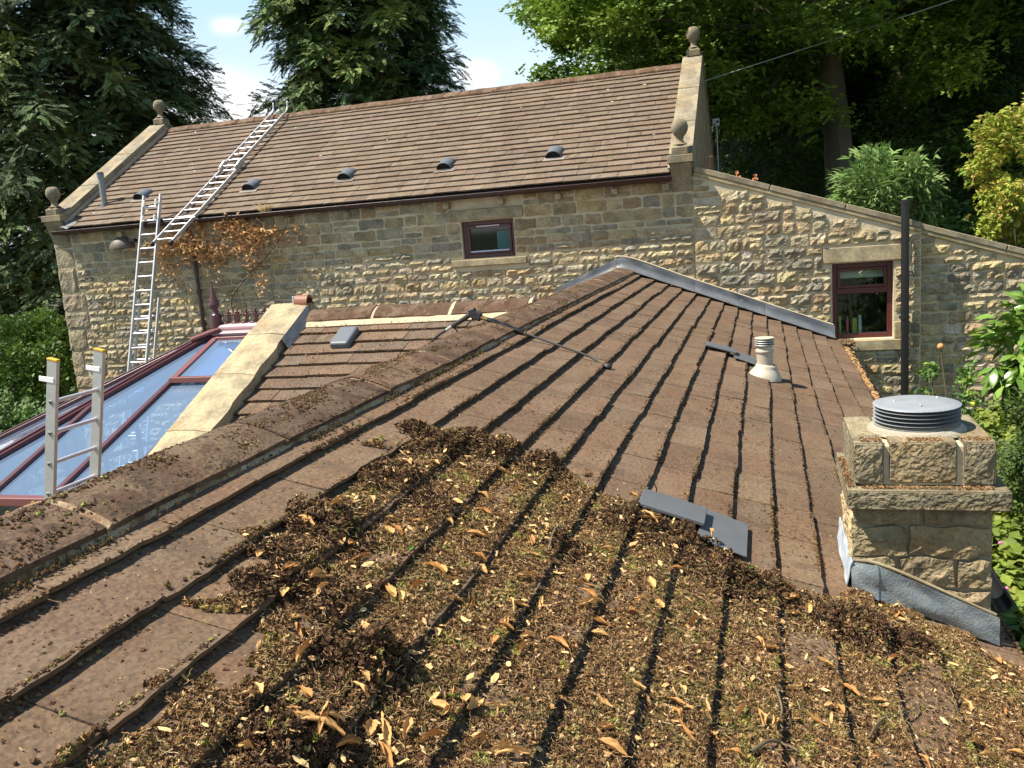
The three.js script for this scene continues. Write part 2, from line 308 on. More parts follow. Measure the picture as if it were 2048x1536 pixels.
function roofCourses({ O, U, V, N, u0, u1, n, gauge, wide, t0 = -0.004, t1 = 0.028, thick = 0.021, seg = 3, wob = 0.004, skip = null, palette = TILE, lim = null }) {
  const list = [];
  for (let k = 0; k < n; k++) {
    let [a, b] = lim ? lim(k) : [u0, u1]; let u = a - rnd() * wide * 0.5; let first = true;
    while (u < b - 0.05) {
      let e = u + wide * rr(0.92, 1.08); if (b - e < 0.14) e = b; const ua = Math.max(a, u) + (first ? 0 : 0.0025), ub = Math.min(b, e) - 0.0025; first = false;
      if (ub - ua > 0.03) {
        const c = O.clone().addScaledVector(U, (ua + ub) / 2).addScaledVector(V, (k + 0.5) * gauge);
        if (!skip || !skip(c, k)) { const geo = tileGeo(O, U, V, N, ua, ub, k * gauge - 0.055, (k + 1) * gauge, t0, t1, thick, tone(pick(palette), 0.09), seg, wob); list.push({ geo, c, show: sizeInView(c) }); }
      }
      u = e;
    }
  }
  return list;
}
// ridge piece along the axis A from a0 to a1; S sideways, half width hw, height h
function ridgeGeo(O, A, S, a0, a1, hw, h, thick, color, drop = 0, nx = 6) {
  const sd = rnd() * 50, o = [rnd(), rnd()], tilt = rr(-0.008, 0.008);
  return piece(nx, 10, (u, v) => { const s = v * 2 - 1, f = h * (1 - Math.pow(Math.abs(s), 1.55)); const w = (vnoise(u * 7 + sd, v * 3, 2) - 0.5) * 0.008; return O.clone().addScaledVector(A, mixN(a0, a1, u) + (vnoise(v * 6, sd, 1) - 0.5) * 0.008).addScaledVector(S, s * hw * (1 + w)).add(V3(0, f + w + tilt * (u - 0.5) * 2 - drop, 0)); }, V3(0, -thick, 0), (u, v, s) => [o[0] + u * (a1 - a0), o[1] + v * hw * 2.1 + s * thick], color);
}
function wallShell(name, outline, holes, z, depth, m, parent) { // upright wall in the plane z with openings
  const sh = new THREE.Shape(outline.map(p => new THREE.Vector2(...p)));
  for (const [a, b, c, d] of holes) sh.holes.push(new THREE.Path([[a, c], [b, c], [b, d], [a, d]].map(p => new THREE.Vector2(...p))));
  const g = new THREE.ExtrudeGeometry(sh, { depth, bevelEnabled: false }); g.translate(0, 0, z - depth); metreUV(g);
  return part(name, g, m, parent);
}
function ballFinial(parent, x, y, z, r = 0.13) {
  const f = part('finial', lathe([[0.001, 0.60], [0.07, 0.588], [0.112, 0.545], [0.131, 0.48], [0.122, 0.42], [0.09, 0.365], [0.06, 0.33], [0.05, 0.28], [0.07, 0.24], [0.10, 0.225], [0.11, 0.215]], [x, y - 0.06, z], 28), M.finial, parent);
  part('pedestal', [rbox(x - 0.125, x + 0.125, y, y + 0.115, z - 0.125, z + 0.125, 0.012), (() => { const g = new THREE.CylinderGeometry(0.085, 0.165, 0.05, 4, 1); g.rotateY(Math.PI / 4); g.translate(x, y + 0.139, z); return metreUV(g); })()], M.finial, f);
  return f;
}

// ---------- the long stone house ----------
const GL = -4.4;
const house = thing('stone_house', [-7.1, GL, -17.4], 'long stone house with brown tiled roof, ball finials and brown gutter', 'house');
{
  const XL = -13.19, XR = -1.05, Z0 = -14, W1 = [-4.86, -3.945, -0.44, 0.175];
  const wall = wallShell('wall', [[XL, GL], [XR, GL], [XR, 0.6], [XL, 0.6]], [W1], Z0, 0.38, M.mortar, house);
  const holes = [[-5.07, -3.76, 0.18, 0.38], [-5.07, -3.74, -0.57, -0.44], [W1[0] - 0.01, W1[1] + 0.01, -0.45, 0.2]];
  let y = GL; const quoins = []; // big corner blocks at the left end
  while (y < 0.5) { const h = rr(0.26, 0.5), w = pick([0.28, 0.42, 0.55]); quoins.push([XL - 0.01, XL + w, y, Math.min(y + h, 0.56)]); y += h; }
  const st = [...quoins.map(b => ({ box: [b[0], b[1] - 0.012, b[2] + 0.008, b[3] - 0.008], b: 0.028, z: Z0, big: true })),
    ...stoneWall({ x0: XL, x1: XR, y0: GL, y1: 0.56, z: Z0, holes: [...holes, ...quoins], bulge: 0.028, sizes: [0.17, 0.46] })];
  const list = st.map(o => { const [a, b, c, d] = o.box, ctr = V3((a + b) / 2, (c + d) / 2, Z0), up = ctr.y > -0.12; const col = tone(o.big ? [0.36, 0.31, 0.23] : pick(STONE), 0.13); const px = toPixel(ctr);
    const hid = (px[1] > 760 - Math.max(0, px[0] - 420) * 0.12) || (px[0] > 900 && px[1] > 690 - (px[0] - 900) * 0.5 && px[0] < 1260) || (px[0] > 1240 && px[1] > 540 + (px[0] - 1240) * 0.33);
    return { geo: stoneGeo(a, b, c, d, Z0, o.b * (up ? 0.45 : 1.15), col, o.big ? 0.5 : 1), show: hid ? -1 : (b - a) * (d - c) * sizeInView(ctr) }; });
  pieces(list, 'stone', 'stones', M.stone, wall);
  // other walls, closed behind
  part('side_wall', [rbox(XL, XL + 0.38, GL, 0.62, -20.9, Z0 - 0.39), rbox(XR - 0.38, XR, GL, 0.62, -20.9, Z0 - 0.39), rbox(XL, XR, GL, 0.62, -21.3, -20.91)], M.mortar, house);
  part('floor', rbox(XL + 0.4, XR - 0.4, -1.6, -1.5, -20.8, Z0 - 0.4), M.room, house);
  for (const [a, b, n] of [[XL, -12.80, 'left'], [-1.36, XR + 0.02, 'right']]) { // raised gables
    const sh = new THREE.Shape([[-13.99, 0.58], [-13.99, 0.80], [-17.45, 2.80], [-20.9, 0.80], [-20.9, 0.58]].map(p => new THREE.Vector2(-p[0], p[1])));
    const g = new THREE.ExtrudeGeometry(sh, { depth: b - a, bevelEnabled: false }); g.rotateY(Math.PI / 2); g.translate(a, 0, 0); metreUV(g);
    const gab = part('gable', tint(g, [0.33, 0.27, 0.18]), M.stone, house);
    // coping slabs up the slope
    const s0 = V3((a + b) / 2, 0.86, -13.90), s1 = V3((a + b) / 2, 2.895, -17.44), cuts = [0.02, 0.30, 0.63, 0.985];
    for (let i = 0; i < 3; i++) part('coping', barGeo(s0.clone().lerp(s1, cuts[i] + 0.002), s0.clone().lerp(s1, cuts[i + 1] - 0.002), b - a + 0.03 + i * 0.002, 0.10, V3(0, 1, 0), 0.012), M.coping, gab);
    part('coping', barGeo(V3((a + b) / 2, 2.895, -17.47), V3((a + b) / 2, 0.86, -20.95), b - a + 0.03, 0.10), M.coping, gab);
    part('kneeler', [rbox(a - 0.03, b + 0.03, 0.795, 0.915, -14.10, -13.80, 0.012)], M.coping, gab);
    const kg = new THREE.ExtrudeGeometry(new THREE.Shape([[0, 0], [0.34, 0], [0.34, 0.42], [-0.16, 0.42]].map(p => new THREE.Vector2(...p))), { depth: b - a - 0.02, bevelEnabled: false });
    kg.rotateY(Math.PI / 2); kg.translate(a + 0.01, 0.373, -13.985); metreUV(kg); part('corbel', kg, M.coping, gab);
    ballFinial(gab, (a + b) / 2 + (n === 'left' ? 0.02 : 0), 0.913, -13.94);
    ballFinial(gab, (a + b) / 2 + (n === 'left' ? 0.05 : 0.02), 2.90, -17.44);
  }
  // roof: deck, tiles one by one, ridge
  const dk = new THREE.ExtrudeGeometry(new THREE.Shape([[13.86, 0.60], [17.45, 2.665], [21.05, 0.60], [21.05, 0.56], [17.45, 2.60], [13.86, 0.56]].map(p => new THREE.Vector2(...p))), { depth: 11.43, bevelEnabled: false });
  dk.rotateY(Math.PI / 2); dk.translate(-12.80, 0.03, 0);
  const roof = part('roof', dk, M.deck, house);
  const V = V3(0, -0.4985, 0.8669), N = V3(0, 0.8669, 0.4985), U = V3(1, 0, 0), O = V3(0, 2.72, -17.41), gauge = 0.1975;
  pieces(roofCourses({ O, U, V, N, u0: -12.795, u1: -1.362, n: 21, gauge, wide: 0.43, t1: 0.030, thick: 0.024, seg: 3, wob: 0.0045 }).map(o => ({ ...o, show: o.show * (1 + 0.02 * (o.c.z + 17)) })), 'roof_tile', 'roof_tiles', M.tile, roof);
  for (let i = 0, x = -12.8; i < 25; i++, x += 0.4572) part('ridge_tile', ridgeGeo(V3(0, 2.715, -17.45), U, V3(0, 0, 1), x + 0.002, x + 0.455, 0.155, 0.10, 0.03, tone([0.22, 0.172, 0.13], 0.08), 0, 3), M.ridge, roof);
  part('ridge_mortar', tube(Array.from({ length: 24 }, (_, i) => V3(-12.78 + i * 0.4965, 2.652 + rr(-0.004, 0.004), -17.288)), 0.022, 90, 6), mat([0.42, 0.34, 0.26], { map: ridgeMap, bumpMap: ridgeBump, bumpScale: 0.01 }), roof);
  part('verge_mortar', [barGeo(V3(-12.775, 0.76, -13.92), V3(-12.775, 2.80, -17.42), 0.05, 0.075), barGeo(V3(-1.375, 0.715, -13.86), V3(-1.375, 2.77, -17.42), 0.03, 0.05)], mat([0.42, 0.36, 0.28], { map: mortarMap, bumpMap: stoneBump, bumpScale: 0.015 }), roof);
  // curved vent tiles
  for (const [vx, vy] of [[505, 375], [695, 354], [893, 334], [1110, 311], [288, 394]]) {
    const c = onPlane(vx, vy, V3(0, 1, 0.575), 0.66 - 0.575 * 13.85), mtx = new THREE.Matrix4().makeBasis(U, N, V).setPosition(c.x, c.y, c.z);
    const hood = piece(4, 10, (u, v) => { const a = Math.PI * v, w = 0.135; return V3(Math.cos(a) * w, 0.03 + Math.sin(a) * 0.125 * (0.62 + 0.38 * u), -0.15 + u * 0.30); }, V3(0, -0.012, 0), (u, v) => [u, v]);
    hood.applyMatrix4(mtx); const vent = part('roof_vent', hood, M.slateVent, roof);
    const fl = rbox(-0.14, 0.14, 0.026, 0.033, -0.12, 0.15, 0.002); fl.applyMatrix4(mtx); part('vent_base', fl, M.slateVent, vent);
    const mo = piece(1, 8, (u, v) => { const a = Math.PI * v; return V3(Math.cos(a) * 0.125, 0.026 + Math.sin(a) * 0.112 * u, 0.12); }, V3(0, 0, -0.004), (u, v) => [u, v]); mo.applyMatrix4(mtx); part('grille', mo, M.dark, vent);
    const ap = rbox(-0.17, 0.2, 0.033, 0.037, 0.15, 0.245, 0.002); ap.applyMatrix4(mtx); part('vent_apron', ap, mat([0.23, 0.2, 0.17], { map: aluMap }), vent);
  }
  { // soil pipe through the roof
    const c = onPlane(210, 412, V3(0, 1, 0.575), 0.66 - 0.575 * 13.85), sp = part('vent_pipe', [rod(c.clone().add(V3(0, -0.05, 0)), c.clone().add(V3(0, 0.56, 0)), 0.055, 20)], M.greyPipe, roof);
    part('pipe_cap', [rod(c.clone().add(V3(0, 0.55, 0)), c.clone().add(V3(0, 0.585, 0)), 0.066, 20), rod(c.clone().add(V3(0, 0.585, 0)), c.clone().add(V3(0, 0.635, 0)), 0.045, 12), ...Array.from({ length: 8 }, (_, i) => { const a = i * Math.PI / 4, q = V3(Math.cos(a) * 0.057, 0, Math.sin(a) * 0.057); return rod(c.clone().add(q).add(V3(0, 0.585, 0)), c.clone().add(q).add(V3(0, 0.63, 0)), 0.009, 6); }), rod(c.clone().add(V3(0, 0.628, 0)), c.clone().add(V3(0, 0.645, 0)), 0.062, 20)], M.greyPipe, sp);
    part('pipe_collar', rod(c.clone().add(V3(0, -0.04, 0.02)), c.clone().add(V3(0, 0.035, 0)), 0.08, 16), M.lead, sp);
  }
  part('flashing', (() => { const g = piece(4, 4, (u, v) => V3(-12.79 + u * 0.24, 0.79 - v * 0.12 - u * 0.03 + 0.02 * Math.sin(u * 9 + v * 5), -13.98 + v * 0.22 + u * 0.02), V3(0, -0.006, 0), (u, v) => [u, v]); return g; })(), M.lead, roof);
  { // gutter with its unions and brackets, downpipe
    const gy = 0.605, gz = -13.80, ring = [];
    for (let i = 0; i <= 10; i++) { const a = Math.PI + Math.PI * i / 10; ring.push([Math.cos(a) * 0.062, Math.sin(a) * 0.062]); }
    const x0 = -12.98, x1 = -1.33, half = (a, b, k) => piece(1, 10, (u, v) => { const q = ring[Math.round(v * 10)]; return V3(mixN(a, b, u), gy + q[1] * k, gz + q[0] * k); }, V3(0, 0.0001, 0), (u, v) => [u, v]);
    const gut = part('gutter', [half(x0, x1, 1), rod(V3(x0, gy, gz + 0.062), V3(x1, gy, gz + 0.062), 0.007, 6), rod(V3(x0, gy, gz - 0.062), V3(x1, gy, gz - 0.062), 0.007, 6), ...[x0, x1].map(x => { const g = new THREE.CircleGeometry(0.062, 16, Math.PI, Math.PI); g.rotateY(Math.PI / 2); return g.translate(x, gy, gz); })], M.gutter, house);
    for (let x = -12.3; x < -1.4; x += 1.09) part('gutter_bracket', [half(x - 0.02, x + 0.02, 1.09), half(x - 0.012, x + 0.012, 1.16), rbox(x - 0.012, x + 0.012, gy - 0.02, gy + 0.012, gz + 0.06, gz + 0.074, 0.003)], M.gutter, gut);
    for (const px of [239, 395, 575, 692, 891, 1000, 1115, 1228, 1330]) { const p = onZ(px, 410 - (px - 800) * 0.09, -13.9); part('corbel_stone', metreUV(rbox(p.x - 0.05, p.x + 0.05, 0.405, 0.50, -14.02, -13.865, 0.012)), M.palestone, gut); }
    part('fascia', rbox(-12.98, -1.36, 0.54, 0.63, -13.885, -13.865), M.dark, gut);
    const t = onZ(379, 462, -13.92), b = onZ(412, 668, -13.92), dx = (t.x + b.x) / 2;
    const dp = part('downpipe', [tube([[dx, 0.53, -13.80], [dx, 0.47, -13.81], [dx, 0.38, -13.90], [dx, 0.30, -13.92]], 0.034, 10, 12), rod(V3(dx, 0.31, -13.92), V3(dx, GL + 0.05, -13.92), 0.034, 16)], M.gutter, house);
    for (const yy of [0.05, -1.3, -2.8]) part('pipe_clip', [rod(V3(dx, yy - 0.025, -13.92), V3(dx, yy + 0.025, -13.92), 0.04, 16), rbox(dx - 0.06, dx + 0.06, yy - 0.012, yy + 0.012, -13.985, -13.95)], M.gutter, dp);
  }
  { // small high window
    const [a, b, c, d] = W1, w = part('window', [rbox(a, a + 0.075, c, d, -14.14, -14.07), rbox(b - 0.06, b, c, d, -14.14, -14.07), rbox(a + 0.076, b - 0.061, d - 0.07, d, -14.14, -14.07), rbox(a + 0.076, b - 0.061, c, c + 0.065, -14.14, -14.07)], M.brownFrame, house);
    part('sash', [rbox(a + 0.08, a + 0.125, c + 0.07, d - 0.075, -14.115, -14.055), rbox(b - 0.105, b - 0.065, c + 0.07, d - 0.075, -14.115, -14.055), rbox(a + 0.126, b - 0.106, d - 0.12, d - 0.075, -14.115, -14.055), rbox(a + 0.126, b - 0.106, c + 0.07, c + 0.115, -14.115, -14.055)], M.brownFrame, w);
    part('pane', rbox(a + 0.11, b - 0.09, c + 0.10, d - 0.10, -14.096, -14.09, 0.001), M.glass, w);
    part('drip_bar', rbox(a + 0.13, b - 0.11, c + 0.1, c + 0.122, -14.054, -14.04, 0.003), mat([0.42, 0.5, 0.62], { roughness: 0.3, metalness: 0.4 }), w);
    part('trickle_vent', rbox(a + 0.25, b - 0.26, d - 0.105, d - 0.082, -14.054, -14.04, 0.003), mat([0.55, 0.42, 0.40]), w);
    part('blind', rbox(b - 0.37, b - 0.11, c + 0.11, d - 0.2, -14.24, -14.235, 0.001), mat([0.035, 0.16, 0.16], { roughness: 0.6 }), w);
    part('lintel', rbox(-5.06, -3.77, 0.19, 0.37, -14.1, -13.955, 0.02), M.palestone, w); part('sill', rbox(-5.06, -3.75, -0.565, -0.455, -14.14, -13.93, 0.012), M.palestone, w);
  }
  { // brown half-round lamp hood under the eaves
    const g = new THREE.SphereGeometry(1, 24, 10, 0, Math.PI * 2, 0, Math.PI / 2); g.scale(0.25, 0.22, 0.24); g.translate(-11.58, 0.20, -13.96);
    const hd = part('lamp_hood', g, mat([0.11, 0.085, 0.065], { roughness: 0.6 }), house); part('lamp_arm', [rod(V3(-11.3, 0.33, -13.98), V3(-11.24, 0.33, -13.80), 0.03), rbox(-11.29, -11.17, 0.30, 0.36, -13.83, -13.77)], M.dark, hd);
  }
}

// ---------- lean-to annexe on the right ----------
const annexe = thing('stone_annexe', [1.6, -3.4, -14.3], 'stone lean-to annexe with sloping coping and red framed window', 'annexe');
{
  const Z0 = -14, top = x => 0.735 - 0.341 * (x + 0.99) - 0.13, X0 = -1.045, XS = 2.2, X1 = 4.6, B = -3.6, W2 = [0.972, 1.83, -2.04, -0.885];
  const wall = wallShell('wall', [[X0, B], [XS, B], [XS, top(XS)], [X0, top(X0)]], [W2], Z0, 0.4, M.mortar, annexe);
  const back = wallShell('wall', [[XS + 0.001, B], [X1, B], [X1, top(X1)], [XS + 0.001, top(XS + 0.001)]], [], Z0 - 0.20, 0.2, M.mortar, annexe);
  const holes = [[0.84, 2.06, -0.885, -0.64], [W2[0] - 0.01, W2[1] + 0.01, -2.05, -0.88], [0.98, 2.02, -2.22, -2.04], [W2[1] - 0.02, 2.06, -2.04, -1.78]];
  const A = [], Bq = [];
  for (const o of stoneWall({ x0: X0, x1: XS, y0: B, y1: 0.62, z: Z0, top, holes, bulge: 0.034, sizes: [0.16, 0.40] })) A.push(o);
  for (const o of stoneWall({ x0: XS, x1: X1, y0: B, y1: 0.0, z: Z0 - 0.20, top, bulge: 0.034, sizes: [0.16, 0.42] })) Bq.push(o);
  const go = o => { const [a, b, c, d] = o.box, ctr = V3((a + b) / 2, (c + d) / 2, o.z), px = toPixel(ctr); const r = rnd(); const hid = px[0] < 1660 && px[1] > 530 + (px[0] - 1240) * 0.34;
    return { geo: stoneGeo(a, b, c, d, o.z, o.b, tone(r < 0.03 ? [0.54, 0.50, 0.43] : pick(STONE), 0.13)), show: hid ? -1 : (b - a) * (d - c) * sizeInView(ctr) }; };
  pieces(A.map(go), 'stone', 'stones', M.stone, wall, 250); pieces(Bq.map(go), 'stone', 'stones', M.stone, back, 50);
  // sloping coping: a thin course under a thicker one
  const c0 = V3(-1.02, 0.70, -14.195), c1 = V3(4.6, 0.70 - 0.341 * 5.62, -14.195), bk = V3(0, -0.012, -0.17);
  const L = [0, 0.2, 0.39, 0.575, 0.78, 1];
  for (let i = 0; i < 5; i++) { const sh = i > 2 ? bk : V3(); part('coping', barGeo(c0.clone().lerp(c1, L[i] + 0.001).add(sh), c0.clone().lerp(c1, L[i + 1] - 0.001).add(sh), 0.46 + (i % 2) * 0.006, 0.085, V3(0, 1, 0), 0.012), M.coping, wall); }
  const d = V3(0, -0.074, 0.03); part('under_coping', barGeo(c0.clone().add(d), c0.clone().lerp(c1, 0.573).add(d), 0.38, 0.06, V3(0, 1, 0), 0.01), M.palestone, wall); part('under_coping', barGeo(c0.clone().lerp(c1, 0.574).add(d).add(bk), c1.clone().add(d).add(bk), 0.38, 0.06, V3(0, 1, 0), 0.01), M.palestone, wall);
  part('roof', [barGeo(V3(-1.0, 0.45, -16.6), V3(4.6, -1.45, -16.6), 4.5, 0.08)], M.deck, annexe);
  part('side_wall', [rbox(X1 - 0.2, X1, B, -1.42, -18.8, -14.41), rbox(X0, X1, B, 0.2 - 1.9, -19, -18.81), rbox(X0, X0 + 0.05, B, 0.40, -18.8, -14.41)], M.mortar, annexe);
  const [a, b, y0, y1] = W2, zf = -14.13;
  const w = part('window', [rbox(a, a + 0.075, y0, y1, zf - 0.07, zf), rbox(b - 0.075, b, y0, y1, zf - 0.07, zf), rbox(a + 0.076, b - 0.076, y1 - 0.085, y1, zf - 0.07, zf), rbox(a + 0.076, b - 0.076, y0, y0 + 0.07, zf - 0.07, zf), rbox(a + 0.076, b - 0.076, -1.36, -1.275, zf - 0.07, zf)], M.redFrame, annexe);
  part('sash', [rbox(a + 0.08, a + 0.12, -1.27, y1 - 0.09, zf - 0.04, zf + 0.015), rbox(b - 0.12, b - 0.08, -1.27, y1 - 0.09, zf - 0.04, zf + 0.015), rbox(a + 0.121, b - 0.121, y1 - 0.13, y1 - 0.09, zf - 0.04, zf + 0.015), rbox(a + 0.121, b - 0.121, -1.27, -1.23, zf - 0.04, zf + 0.015)], M.redFrame, w);
  part('pane', rbox(a + 0.09, b - 0.09, -1.26, y1 - 0.1, zf - 0.036, zf - 0.03, 0.001), M.glass, w); part('pane', rbox(a + 0.07, b - 0.07, y0 + 0.06, -1.37, zf - 0.036, zf - 0.03, 0.001), M.glass, w);
  part('blind', rbox(a + 0.05, b - 0.05, -1.13, y1 - 0.02, zf - 0.14, zf - 0.13, 0.002), mat([0.42, 0.47, 0.36]), w);
  part('lintel', rbox(0.85, 2.05, -0.875, -0.645, -14.12, -13.965, 0.012), M.ashlar, w); part('sill', rbox(0.98, 2.02, -2.21, -2.05, -14.14, -13.93, 0.01), M.ashlar, w); part('jamb_stone', rbox(W2[1] + 0.01, 2.06, -2.04, -1.79, -14.1, -13.97, 0.012), M.ashlar, w);
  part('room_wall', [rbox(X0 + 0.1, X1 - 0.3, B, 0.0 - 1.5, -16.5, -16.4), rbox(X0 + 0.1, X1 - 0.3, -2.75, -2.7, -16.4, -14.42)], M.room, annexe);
  [[1.075, 0.28, [0.20, 0.26, 0.14]], [1.185, 0.26, [0.32, 0.08, 0.13]], [1.275, 0.24, [0.26, 0.28, 0.06]], [1.36, 0.28, [0.28, 0.36, 0.33]]].forEach(([x, h, c], i) => single('book', rbox(x, x + [0.04, 0.035, 0.065, 0.045][i], y0 + 0.055, y0 + 0.055 + h, zf - 0.24, zf - 0.10, 0.006), mat(c), [x, y0 + 0.055, zf - 0.17], ['pale green book standing inside the red framed window', 'pink book standing inside the red framed window', 'wide olive book standing inside the red framed window', 'pale grey book standing inside the red framed window'][i], 'book', 'books on the window ledge'));
  part('inner_ledge', rbox(a, b, y0 - 0.0, y0 + 0.05, zf - 0.30, zf - 0.075), M.white, w);
}
{ // black vent stack in front of the annexe
  const x = 1.965, z = -13.86, s = thing('vent_stack', [x, -3.4, z], 'tall black vent stack standing against the annexe wall', 'pipe');
  part('pipe', [rod(V3(x, -3.45, z), V3(x, -0.03, z), 0.056, 24)], M.black, s);
  part('rim', [rod(V3(x, -0.07, z), V3(x, -0.015, z), 0.063, 24)], M.black, s); part('collar', rod(V3(x, -1.74, z), V3(x, -1.70, z), 0.066, 24), M.black, s);
  part('bracket', [rbox(x - 0.07, x + 0.07, -1.74, -1.70, -13.97, z - 0.05)], M.black, s);
}
{ // aerial pole behind the gable
  const x = -0.80, z = -17.9, t = thing('aerial', [x, 0.2, z], 'thin white aerial pole with small flat panel behind the gable', 'aerial');
  part('pole', rod(V3(x, -1.6, z), V3(x - 0.03, 1.80, z), 0.013), M.wire, t);
  part('panel', [rbox(x - 0.10, x + 0.03, 1.65, 1.79, z - 0.01, z + 0.03), rbox(x - 0.12, x - 0.09, 1.55, 1.66, z - 0.01, z + 0.03)], M.wire, t); part('slot', [rbox(x - 0.03, x + 0.015, 1.71, 1.75, z + 0.031, z + 0.035), rbox(x - 0.08, x - 0.05, 1.67, 1.70, z + 0.031, z + 0.035)], M.dark, t);
}

// ---------- the low extension with the roof we stand on ----------
const ext = thing('stone_extension', [-1.9, GL, -6.4], 'low stone extension with mossy brown tiled roof and wide ridge', 'house');
const RS = -0.394, RC = -1.633, RN = V3(0.3666, 0.9304, 0), RV = V3(0.9304, -0.3666, 0);   // right slope: y = RC + RS x
const G0 = -2.095, GH = 0.21, NC = 15;                                                      // first course and its horizontal step
const slopeY = x => RC + RS * x;
const onSlope = (px, py) => onPlane(px, py, V3(-RS, 1, 0), RC);
// height of the tile tops above the slope plane at x
const tileRise = x => { const f = ((x - G0) / GH) % 1; return -0.013 + 0.034 * (f < 0 ? 0 : f); };
const surf = (x, z, up = 0) => V3(x, slopeY(x), z).addScaledVector(RN, tileRise(x) + up);
let slopePart;
{
  const Zw = -13.985, Zn = 1.3;
  // body under the roof
  const sec = [[-4.75, GL], [0.93, GL], [0.93, slopeY(0.93) - 0.06], [-2.2, -0.86], [-4.75, -1.83]];
  const bg = new THREE.ExtrudeGeometry(new THREE.Shape(sec.map(p => new THREE.Vector2(...p))), { depth: Zn - Zw, bevelEnabled: false }); bg.translate(0, 0, Zw); metreUV(bg);
  part('wall', bg, M.mortar, ext);
  part('wing_wall', [rbox(-5.28, -4.93, GL, -1.75, -11.3, -5.95), rbox(-5.28, -4.76, GL, -1.98, -6.2, -5.94)], M.mortar, ext);
  // right slope
  const mid = (a, b, y) => { const g = new THREE.BoxGeometry(b - a, 0.02, Zn - Zw); return g; };
  const deck = barGeo(V3((G0 + 1.0) / 2, slopeY((G0 + 1.0) / 2) - 0.052, Zw), V3((G0 + 1.0) / 2, slopeY((G0 + 1.0) / 2) - 0.052, Zn), (1.0 - G0) / 0.9304, 0.02, RN, 0.002);
  slopePart = part('roof', deck, M.deck, ext);
  const O = V3(G0, slopeY(G0), 0).addScaledVector(RN, -0.013), U = V3(0, 0, 1);
  const near = [[0.140, 0.091, 0.053], [0.149, 0.098, 0.058], [0.130, 0.084, 0.049], [0.157, 0.105, 0.063], [0.139, 0.094, 0.058]];
  const tl = roofCourses({ O, U, V: RV, N: RN, u0: Zw, u1: Zn, n: NC, gauge: GH / 0.9304, wide: 0.51, t0: -0.006, t1: 0.034, thick: 0.018, seg: 10, wob: 0.008, palette: near });
  pieces(tl, 'roof_tile', 'roof_tiles', M.tile, slopePart);
  // left slope, out of sight behind the ridge
  const lp = part('roof', barGeo(V3(-3.60, -1.345, Zw), V3(-3.60, -1.345, Zn), 2.72, 0.02, V3(-0.3666, 0.9304, 0), 0.002), M.deck, ext);
  const tl2 = roofCourses({ O: V3(-2.33, -0.835, 0), U, V: V3(-0.9304, -0.3666, 0), N: V3(-0.3666, 0.9304, 0), u0: Zw, u1: Zn, n: 12, gauge: 0.2257, wide: 0.51, t0: -0.006, t1: 0.03, thick: 0.025, seg: 3, wob: 0.006, palette: near, skip: (c) => c.z < -6.2 && c.z > -11 && c.x < -2.45 - Math.max(0, (8.65 - Math.abs(c.z + 8.65) - 8.65 + 2.35)) * 0.0 && Math.abs(c.z + 8.65) < 2.4 && (-0.8 - 0.47 * Math.abs(c.z + 8.65)) > c.y });
  part('roof_tiles', tl2.map(o => o.geo), M.tile, lp, { kind: 'stuff' });
  // ridge
  const zj = [-13.98, -13.2, -12.35, -11.5, -10.75, -10.0, -9.2, -8.3, -7.25, -6.25, -5.28, -4.28, -3.2, -2.13, -1.1, -0.1, 0.85];
  const rc = [[0.16, 0.115, 0.072], [0.172, 0.12, 0.075], [0.15, 0.108, 0.07]];
  const mort = mat([0.33, 0.28, 0.19], { map: ridgeMap, bumpMap: ridgeBump, bumpScale: 0.01 });
  for (let i = 0; i + 1 < zj.length; i++) {
    part('ridge_tile', ridgeGeo(V3(-2.2, -0.808, 0), U, V3(1, 0, 0), zj[i] + 0.012, zj[i + 1] - 0.012, 0.228, 0.070, 0.018, tone(pick(rc), 0.1), 0, 12), M.ridge, slopePart);
    if (i) part('ridge_joint', ridgeGeo(V3(-2.2, -0.813, 0), U, V3(1, 0, 0), zj[i] - 0.014, zj[i] + 0.014, 0.227, 0.070, 0.018, [1, 1, 1], 0, 2), mort, slopePart);
  }
  const sdm = 7.7; // mortar bedding below the ridge's edge
  part('ridge_mortar', piece(150, 3, (u, v) => { const z = mixN(Zw, Zn, u), n = vnoise(z * 6, v * 2, sdm) - 0.5, n2 = vnoise(z * 22, v * 3, 3) - 0.5; return V3(-1.984 + v * 0.024 + n * 0.018 + n2 * 0.01, -0.818 - v * 0.05, z).addScaledVector(RN, (v > 0.9 ? 0 : n * 0.012)); }, V3(-0.05, -0.01, 0), (u, v) => [u * 15, v * 0.06]), M.ridgeMortar, slopePart);
  // lead flashing against the house wall, stepped in two lengths each side
  const fl = (xa, xb, h0) => part('flashing', piece(14, 4, (u, v) => { const x = mixN(xa, xb, u), y = x < -2.2 ? -0.70 - 0.394 * (-2.2 - x) : Math.min(-0.70, slopeY(x) + 0.06 + 0.03); const n = (vnoise(x * 9, v * 4, 5) - 0.5) * 0.014; const p = v < 0.5 ? V3(x, y + 0.13 - v * 2 * 0.15, -13.925 + n) : V3(x, y - 0.02 - (v - 0.5) * 0.05, -13.925 + (v - 0.5) * 2 * 0.15); return p.add(V3(0, n * 0.5, n)); }, V3(0, -0.004, -0.004), (u, v) => [u * (xb - xa), v * 0.3]), M.lead, slopePart);
  fl(-3.3, -2.28, 0); fl(-2.27, -1.06, 0); fl(-1.055, -0.02, 0); fl(-0.015, 1.0, 0);
  part('flashing_mortar', [tube([[-2.3, -0.565, -13.945], [-2.15, -0.565, -13.945], [-1.0, slopeY(-1) + 0.22, -13.945], [0.98, slopeY(0.98) + 0.22, -13.945]], 0.014, 40, 6)], M.mortar, slopePart);
  // right gutter with its board
  const gx = 1.13, gy = slopeY(1.06) - 0.05;
